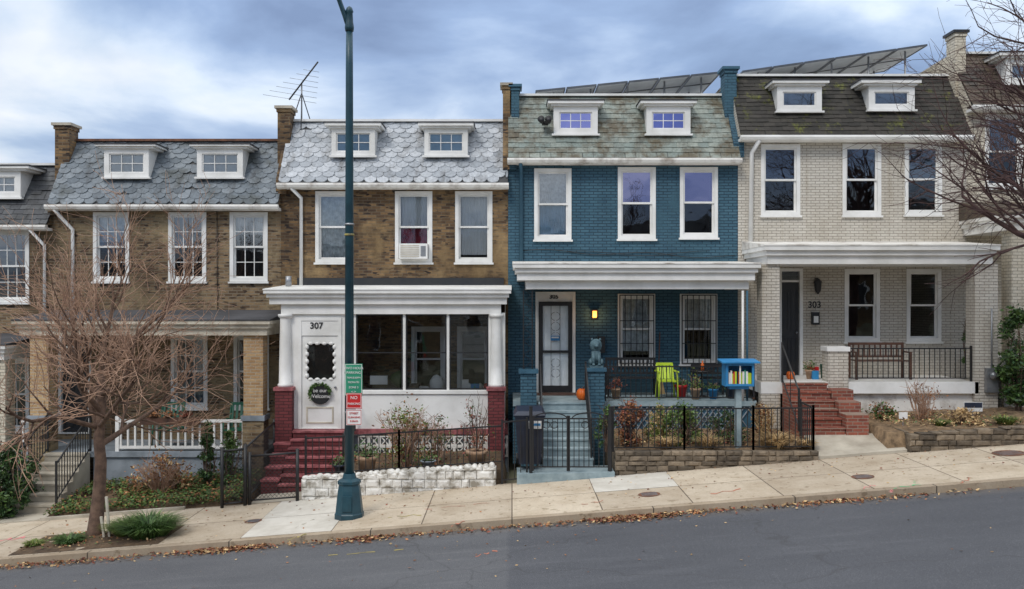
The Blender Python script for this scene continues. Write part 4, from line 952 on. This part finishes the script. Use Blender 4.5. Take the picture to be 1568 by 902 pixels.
def ivy(R):
    x=R.uniform(-9.5,-5.5); y=R.uniform(18.5,20.7); 
    while noise.noise(Vector((x*1.1,y*1.1,9)))<R.uniform(-.35,.15): x=R.uniform(-9.5,-5.5); y=R.uniform(18.5,20.7)
    v=(y-18.47)/2.38; return (x,y,gz(x)+.08+.22*v+R.uniform(.0,.11))
scatter('ivy_ground_cover',ivy,9000,.035,[LEAFG,LEAFG,LEAFG,LEAFY,LEAFB],21)
scatter('ivy_ground_cover',lambda R:(lambda x,y:(x,y,gz(x)+.12+.1*(y-18.47)+R.uniform(0,.1)))(R.uniform(-13,-10.7),R.uniform(18.5,20.6)),1800,.04,[LEAFG,LEAFD,LEAFY],22)
def kerbl(R):
    cx,sd=R.choice([(X(355,15.4),.35),(X(340,15.4),.5),(X(1000,15.4),.75),(X(985,15.4),.4),(X(940,15.4),.2),(X(560,15.4),.25),(X(640,15.4),2.5),(X(1290,15.4),.8),(X(80,15.4),.8),(0,6),(0,6)])
    x=R.gauss(cx,sd); y=15.49-abs(R.gauss(0,.14)); return (x,y,gz(x)-.115+R.uniform(0,.04))
scatter('fallen_leaves',kerbl,3000,.034,[LEAFB,LEAFB,LEAFR,STRAW],23,.3)
scatter('fallen_leaves',lambda R:(lambda x,y:(x,y,gz(x)+.014))(R.uniform(-9,10),15.7+2.75*R.random()**.5),500,.025,[LEAFB,STRAW,LEAFR],24,.1)
scatter('fallen_leaves',lambda R:(lambda x,y:(x,y,gz(x)-.11))(R.uniform(-9,10),15.4-3.4*R.random()**2),220,.025,[LEAFB,STRAW],25,.1)
scatter('fallen_leaves',lambda R:(R.uniform(7.8,11),R.uniform(18.7,20.6),1.12+R.uniform(.02,.14)),1400,.03,[LEAFB,STRAW,STRAW,LEAFG],26,.4)
scatter('fallen_leaves',lambda R:(R.uniform(2.2,6),R.uniform(18.7,20.6),.75+R.uniform(.0,.1)),1100,.03,[LEAFB,STRAW,LEAFG,LEAFR],27,.4)
scatter('fallen_leaves',lambda R:(R.uniform(-3.5,-.3),R.uniform(18.75,20.6),.27+R.uniform(.0,.08)),700,.03,[LEAFB,LEAFG,LEAFR],28,.4)
scatter('fallen_leaves',lambda R:(lambda x:(x,R.uniform(15.75,16.95),gz(x)+.06))(R.uniform(x0_+.05,x1_-.05)),350,.03,[LEAFB,STRAW,LEAFG],29,.4)
# ================================================================ SMALL OBJECTS
bx,by,bz=.36,18.95,.30
o=O('wheeled_trash_bin',(bx,by,bz)); b_=o['body']
b_.hexa([(bx-.22,by-.25,bz+.08),(bx+.22,by-.25,bz+.08),(bx+.22,by+.22,bz+.08),(bx-.22,by+.22,bz+.08),(bx-.3,by-.33,bz+1.05),(bx+.3,by-.33,bz+1.05),(bx+.3,by+.3,bz+1.05),(bx-.3,by+.3,bz+1.05)],NAVY)
b_.box(bx-.32,bx+.32,by-.35,by+.32,bz+1.051,bz+1.09,NAVY)
o['lid'].hexa([(bx-.33,by-.37,bz+1.092),(bx+.33,by-.37,bz+1.092),(bx+.33,by+.34,bz+1.092),(bx-.33,by+.34,bz+1.092),(bx-.25,by-.3,bz+1.17),(bx+.25,by-.3,bz+1.17),(bx+.27,by+.3,bz+1.22),(bx-.27,by+.3,bz+1.22)],NAVY)
o['handle'].tube([(bx-.25,by+.34,bz+1.05),(bx-.25,by+.42,bz+1.1),(bx+.25,by+.42,bz+1.1),(bx+.25,by+.34,bz+1.05)],.018,6,NAVY)
for sx in (-.25,.25): o['wheels'].tube([(bx+sx-.03,by+.18,bz+.12),(bx+sx+.03,by+.18,bz+.12)],.12,16,IRON)
o['label'].box(bx-.02,bx+.24,by-.345,by-.338,bz+.82,bz+.98,WHITE); o['label'].box(bx+.0,bx+.22,by-.348,by-.3455,bz+.88,bz+.93,SKYB)
for k in range(4): b_.box(bx-.18+k*.12-.01,bx-.18+k*.12+.01,by-.325,by-.26,bz+.2,bz+.8,NAVY)
o.done()
y=18.9; lx=X(1133,y); z0=Z(592,y); z1=Z(556,y)
o=O('little_free_library',(lx,y,.7)); hw=.3
bb=o['cabinet']; bb.box(lx-hw,lx+hw,y+.3,y+.33,z0,z1,SKYB); bb.box(lx-hw,lx-hw+.03,y,y+.299,z0,z1,SKYB); bb.box(lx+hw-.03,lx+hw,y,y+.299,z0,z1,SKYB); bb.box(lx-hw+.031,lx+hw-.031,y,y+.299,z0,z0+.03,SKYB)
frame(o['door'],lx-hw+.01,lx+hw-.01,z0+.01,z1-.01,y-.025,y-.003,.045,SKYB)
o['door'].box(lx-.015,lx+.015,y-.024,y-.004,z0+.056,z1-.056,WHITE)
o['roof'].yzprism(lx-hw-.09,lx+hw+.09,[(y-.12,z1+.002),(y-.12,z1+.03),(y+.36,z1+.07),(y+.36,z1+.04)],SKYB)
xx=lx-hw+.05; cols=[REDS,WHITE,GRNS,ORANGE,NAVY,LIME,CREAM,BROWN,WHITE,WHITE]
while xx<lx+hw-.07:
    w_=random.uniform(.02,.045); o['books'].box(xx,xx+w_-.003,y+.02,y+.16,z0+.031,z0+.031+random.uniform(.22,.34),random.choice(cols)); xx+=w_
o['post'].box(lx-.06,lx+.06,y+.1,y+.22,.6,z0-.06,CONCB); o['post'].box(lx-.2,lx+.2,y+.05,y+.28,z0-.058,z0-.003,SKYB); o.done()
def chair(name,cx,cy,z,mat,w=.5,h=.85):
    o=O(name,(cx,cy,z)); f=o['frame']
    for sx in (-1,1):
        f.tube([(cx+sx*w*.5,cy-.22,z),(cx+sx*w*.46,cy-.2,z+.62)],.022,6,mat); f.tube([(cx+sx*w*.5,cy+.26,z),(cx+sx*w*.44,cy+.22,z+.45),(cx+sx*w*.42,cy+.34,z+h)],.02,6,mat); f.box(cx+sx*w*.5-.03,cx+sx*w*.5+.03,cy-.24,cy+.26,z+.62,z+.645,mat)
    o['seat'].box(cx-w*.45,cx+w*.45,cy-.22,cy+.22,z+.40,z+.43,mat)
    for k in range(5):
        xx=cx-w*.36+k*w*.18; o['backrest'].hexa([(xx-.03,cy+.22,z+.44),(xx+.03,cy+.22,z+.44),(xx+.03,cy+.24,z+.44),(xx-.03,cy+.24,z+.44),(xx-.03,cy+.34,z+h-.03),(xx+.03,cy+.34,z+h-.03),(xx+.03,cy+.36,z+h-.03),(xx-.03,cy+.36,z+h-.03)],mat)
    o['backrest'].box(cx-w*.44,cx+w*.44,cy+.325,cy+.37,z+h-.03,z+h+.03,mat); return o.done()
chair('lawn_chair',X(1021,21.3),21.3,zf3,LIME,.44,.78)
chair('adirondack_chair',X(258,21.5),21.5,zf1,GREENP,.62,.98); chair('adirondack_chair',X(364,21.5),21.5,zf1,GREENP,.6,.98)
def bench(name,x0,x1,cy,z,mat,h=.85,sp=.09):
    o=O(name,((x0+x1)/2,cy,z))
    for xx in (x0,x1):
        o['legs'].box(xx-.025,xx+.025,cy-.25,cy-.2,z,z+.62,mat); o['legs'].box(xx-.025,xx+.025,cy+.2,cy+.25,z,z+h,mat); o['legs'].box(xx-.03,xx+.03,cy-.25,cy+.19,z+.621,z+.65,mat)
    for k in range(5): o['seat'].box(x0+.026,x1-.026,cy-.22+k*.09,cy-.22+k*.09+.07,z+.42,z+.445,mat)
    o['backrest'].box(x0+.026,x1-.026,cy+.205,cy+.245,z+h-.06,z+h,mat); o['backrest'].box(x0+.026,x1-.026,cy+.205,cy+.245,z+.5,z+.54,mat)
    xx=x0+.07
    while xx<x1-.06: o['backrest'].box(xx,xx+.035,cy+.21,cy+.235,z+.541,z+h-.061,mat); xx+=sp
    return o.done()
bench('porch_bench',X(930,21.9),X(1004,21.9),21.9,zf3,IRON,.9); bench('porch_bench',X(1306,21.6),X(1388,21.6),21.6,zf4,BROWN,.85,.13)
bench('porch_bench',X(1062,21.9),X(1110,21.9),21.9,zf3,IRON,.75)
def pumpkin(cx,cy,z,s=1):
    o=O('pumpkin',(cx,cy,z))
    for k in range(8): a=k*math.pi/4; o['fruit'].ell(cx+.07*s*math.cos(a),cy+.07*s*math.sin(a),z+.13*s,.08*s,.08*s,.13*s,ORANGE,8,7)
    o['stalk'].tube([(cx,cy,z+.24*s),(cx+.02,cy,z+.31*s)],[.02*s,.012*s],5,BROWN); o.done()
pumpkin(X(893,20.9),21.0,zf3); pumpkin(6.55,21.5,zf4,.7)
lx,ly_,lz_=1.9,PF-.12,Z(562,PF)
o=O('lion_statue',(lx,ly_,lz_)); m=o['body']; ST=plain('statue_stone',c(86,112,120),c(54,78,88),9,.7,bs=.4)
m.box(lx-.15,lx+.15,ly_-.15,ly_+.17,lz_+.001,lz_+.05,ST); m.ell(lx,ly_+.08,lz_+.16,.13,.13,.12,ST,12,8,.03); m.ell(lx,ly_+.02,lz_+.28,.11,.11,.19,ST,12,8,.03)
for s in (-1,1): m.tube([(lx+s*.06,ly_-.05,lz_+.35),(lx+s*.065,ly_-.09,lz_+.06)],[.045,.032],8,ST); m.ell(lx+s*.065,ly_-.12,lz_+.07,.04,.06,.03,ST,8,6); m.ell(lx+s*.12,ly_+.02,lz_+.12,.055,.11,.08,ST,8,6)
o['head'].ell(lx,ly_-.0,lz_+.50,.14,.11,.15,ST,12,8,.09); o['head'].ell(lx,ly_-.09,lz_+.52,.085,.08,.09,ST,10,8); o['head'].ell(lx,ly_-.16,lz_+.49,.045,.05,.04,ST,8,6)
for s in (-1,1): o['head'].ell(lx+s*.09,ly_-.02,lz_+.63,.03,.02,.035,ST,6,5)
o.done()
def pot(name,cx,cy,z,r,h,mat,leaf=None,n=200,lh=.3):
    o=O(name,(cx,cy,z)); o['pot'].lathe(cx,cy,[(r*.65,z),(r*.9,z+h*.8),(r*1.05,z+h*.82),(r*1.05,z+h),(r*.9,z+h),(r*.85,z+h*.9)],16,mat)
    o['soil'].lathe(cx,cy,[(r*.86,z+h*.86),(r*.86,z+h*.9)],12,SOIL)
    R=random.Random(int(cx*100))
    if leaf:
        for i in range(n):
            p=Vector((cx+R.gauss(0,r*.7),cy+R.gauss(0,r*.7),z+h+abs(R.gauss(0,lh*.5)))); u=Vector((R.gauss(0,1),R.gauss(0,1),R.gauss(0,1))).normalized()*.04; v=u.orthogonal().normalized()*.018
            o['foliage'].add([p-u,p+v,p+u,p-v],[(0,1,2,3)],leaf)
        for i in range(8): o['foliage'].tube([(cx,cy,z+h*.85),(cx+R.gauss(0,r*.6),cy+R.gauss(0,r*.6),z+h+lh*R.uniform(.5,1))],.005,3,TWIG)
    return o.done()
pot('potted_plant',X(562,18.9),18.9,.16,.21,.36,TERRA,LEAFG,160,.25); pot('potted_plant',X(730,18.9),18.9,.28,.22,.36,TERRA,LEAFR,60,.4)
pot('potted_plant',X(520,19.1),19.1,.05,.13,.26,NAVY,LEAFG,80,.2); pot('potted_plant',X(655,18.85),18.95,.3,.16,.12,PCHB,LEAFG,50,.1)
pot('potted_plant',X(1043,21.5),21.5,zf3,.15,.3,REDS,LEAFG,80,.15); pot('potted_plant',X(1092,21.2),21.2,zf3,.12,.24,SKYB,LEAFG,80,.15)
pot('potted_plant',X(1065,21.1),21.1,zf3,.12,.26,TERRA,LEAFY,90,.3); pot('potted_plant',X(1120,21.3),21.3,zf3,.13,.3,NAVY,LEAFD,120,.35); pot('potted_plant',X(943,21.2),21.2,zf3,.12,.25,TERRA,LEAFR,90,.25)
pot('potted_plant',X(1240,21.6),21.6,zf4,.11,.22,TERRA,LEAFG,70,.2)
for k,(px,mt) in enumerate(((236,LEAFB),(258,LEAFB),(284,LEAFR))): pot('window_box_plant',X(px,PF),PF-.0,zf1+.78,.1,.03,BROWN,mt,70,.12)
# small round table and garden tools on the blue porch
tx_=X(1075,21.6); o=O('porch_table',(tx_,21.6,zf3)); o['top'].lathe(tx_,21.6,[(.28,zf3+.60),(.28,zf3+.63)],18,IRON); o['leg'].tube([(tx_,21.6,zf3),(tx_,21.6,zf3+.6)],.02,6,IRON); o['base'].lathe(tx_,21.6,[(.2,zf3),(.03,zf3+.05)],12,IRON); o['bottle'].lathe(tx_,21.55,[(.04,zf3+.631),(.04,zf3+.78),(.015,zf3+.82),(.015,zf3+.86)],8,ORANGE); o.done()
o=O('garden_broom',(X(1010,22.3),22.3,zf3)); o['handle'].tube([(X(1008,22.3),22.3,zf3+.3),(X(1012,22.3),22.45,zf3+1.5)],.014,6,BROWN); o['bristles'].hexa([(X(1008)-.12,22.25,zf3),(X(1008)+.12,22.25,zf3),(X(1008)+.12,22.32,zf3),(X(1008)-.12,22.32,zf3),(X(1008)-.05,22.25,zf3+.3),(X(1008)+.05,22.25,zf3+.3),(X(1008)+.05,22.32,zf3+.3),(X(1008)-.05,22.32,zf3+.3)],STRAW); o.done()
o=O('shopping_bags',(6.9,21.7,zf4)); o['bag_a'].hexa([(7.35,21.6,zf4),(7.6,21.6,zf4),(7.6,21.75,zf4),(7.35,21.75,zf4),(7.33,21.58,zf4+.34),(7.62,21.58,zf4+.34),(7.62,21.77,zf4+.34),(7.33,21.77,zf4+.34)],GREENP); o['bag_b'].box(7.0,7.25,21.6,21.72,zf4,zf4+.28,REDS); o['bag_c'].box(7.05,7.2,21.45,21.55,zf4,zf4+.2,SKYB); o.done()
for px,h in ((168,.75),(160,.4)):
    x=X(px,16.4); o=O('wooden_stake',(x,16.4,gz(x))); o['a'].hexa([(x-.02,16.38,gz(x)),(x+.02,16.38,gz(x)),(x+.02,16.42,gz(x)),(x-.02,16.42,gz(x)),(x-.08,16.38,gz(x)+h),(x-.04,16.38,gz(x)+h),(x-.04,16.42,gz(x)+h),(x-.08,16.42,gz(x)+h)],CREAM); o.done()
x=X(1490,19.6); o=O('yard_sign',(x,19.6,1.15)); o['stake'].box(x-.01,x+.01,19.61,19.63,1.1,1.45,METAL); o['board'].box(x-.2,x+.2,19.59,19.605,1.35,1.55,WHITE); o['board'].box(x-.19,x+.19,19.586,19.589,1.43,1.54,NAVY); o.done()
x=X(1383,19.4); o=O('yard_sign',(x,19.4,1.15)); o['stake'].box(x-.01,x+.01,19.41,19.43,1.0,1.3,METAL); o['board'].box(x-.09,x+.09,19.39,19.405,1.22,1.36,WHITE); o.done()
# ================================================================ LIGHT
SE=math.radians(46); AZ=math.radians(-28)
sd=Vector((math.sin(AZ)*math.cos(SE),-math.cos(AZ)*math.cos(SE),math.sin(SE)))
sl=bpy.data.lights.new('sun','SUN'); sl.energy=1.4; sl.angle=math.radians(16); sl.color=(1,.955,.89)
so=bpy.data.objects.new('sun',sl); sc.collection.objects.link(so); so.rotation_euler=sd.to_track_quat('Z','Y').to_euler(); so.location=(-8,-10,20)
pl=bpy.data.lights.new('porch_bulb','POINT'); pl.energy=4; pl.color=(1,.55,.22); pl.shadow_soft_size=.05
po=bpy.data.objects.new('porch_bulb_light',pl); sc.collection.objects.link(po); po.location=(X(910),W-.24,Z(483))
wd=bpy.data.worlds.new('World'); sc.world=wd; wd.use_nodes=True; nt=wd.node_tree; nt.nodes.clear()
out=N(nt,'ShaderNodeOutputWorld'); sky=N(nt,'ShaderNodeTexSky',sky_type='NISHITA'); sky.sun_disc=False; sky.sun_elevation=SE; sky.sun_rotation=math.atan2(sd.x,sd.y)
b1=N(nt,'ShaderNodeBackground'); b1.inputs[1].default_value=.11; nt.links.new(sky.outputs[0],b1.inputs[0])
tc=N(nt,'ShaderNodeTexCoord'); sp=N(nt,'ShaderNodeSeparateXYZ'); nt.links.new(tc.outputs['Generated'],sp.inputs[0])
zc=N(nt,'ShaderNodeMath',operation='MAXIMUM'); nt.links.new(sp.outputs[2],zc.inputs[0]); zc.inputs[1].default_value=0
za=N(nt,'ShaderNodeMath',operation='ADD'); nt.links.new(zc.outputs[0],za.inputs[0]); za.inputs[1].default_value=.30
dx=N(nt,'ShaderNodeMath',operation='DIVIDE'); dy=N(nt,'ShaderNodeMath',operation='DIVIDE')
nt.links.new(sp.outputs[0],dx.inputs[0]); nt.links.new(za.outputs[0],dx.inputs[1]); nt.links.new(sp.outputs[1],dy.inputs[0]); nt.links.new(za.outputs[0],dy.inputs[1])
cv=N(nt,'ShaderNodeCombineXYZ'); nt.links.new(dx.outputs[0],cv.inputs[0]); nt.links.new(dy.outputs[0],cv.inputs[1]); cv.inputs[2].default_value=2.3
def wn(scale,detail,off,rough=.52):
    a=N(nt,'ShaderNodeVectorMath',operation='ADD'); nt.links.new(cv.outputs[0],a.inputs[0]); a.inputs[1].default_value=off
    n=N(nt,'ShaderNodeTexNoise'); n.inputs['Scale'].default_value=scale; n.inputs['Detail'].default_value=detail; n.inputs['Roughness'].default_value=rough; n.inputs['Distortion'].default_value=.3; nt.links.new(a.outputs[0],n.inputs['Vector'])
    return n.outputs['Fac']
rp=N(nt,'ShaderNodeValToRGB'); nt.links.new(wn(1.5,7,(5.3,1.9,0)),rp.inputs[0]); cr=rp.color_ramp
cr.elements[0].position=.34; cr.elements[0].color=(.20,.28,.45,1); cr.elements[1].position=.68; cr.elements[1].color=(.88,.92,.98,1)
e_=cr.elements.new(.44); e_.color=(.29,.40,.61,1); e_=cr.elements.new(.52); e_.color=(.44,.56,.76,1); e_=cr.elements.new(.59); e_.color=(.66,.76,.90,1)
ov=N(nt,'ShaderNodeMapRange'); nt.links.new(zc.outputs[0],ov.inputs[0]); ov.inputs[1].default_value=.34; ov.inputs[2].default_value=.75; ov.inputs[4].default_value=.85
cc_=mixc(nt,ov.outputs[0],rp.outputs[0],(.80,.80,.80,1))
mu=N(nt,'ShaderNodeMath',operation='MULTIPLY_ADD'); nt.links.new(zc.outputs[0],mu.inputs[0]); mu.inputs[1].default_value=1.45; mu.inputs[2].default_value=.85
b2=N(nt,'ShaderNodeBackground'); nt.links.new(cc_,b2.inputs[0]); nt.links.new(mu.outputs[0],b2.inputs[1])
mk=N(nt,'ShaderNodeMapRange'); nt.links.new(wn(.7,4,(9,4,2)),mk.inputs[0]); mk.inputs[1].default_value=.36; mk.inputs[2].default_value=.5; mk.inputs[3].default_value=.6; mk.inputs[4].default_value=1
mx=N(nt,'ShaderNodeMixShader'); nt.links.new(mk.outputs[0],mx.inputs[0]); nt.links.new(b1.outputs[0],mx.inputs[1]); nt.links.new(b2.outputs[0],mx.inputs[2]); nt.links.new(mx.outputs[0],out.inputs[0])
# ================================================================ CAMERA
cd=bpy.data.cameras.new('camera'); cd.sensor_width=36; cd.lens=36*F/1568; cd.shift_y=4/1568; cd.clip_end=2000; cd.clip_start=.1
co=bpy.data.objects.new('camera',cd); sc.collection.objects.link(co); co.location=(0,0,CZ); co.rotation_euler=(math.pi/2,0,0); sc.camera=co
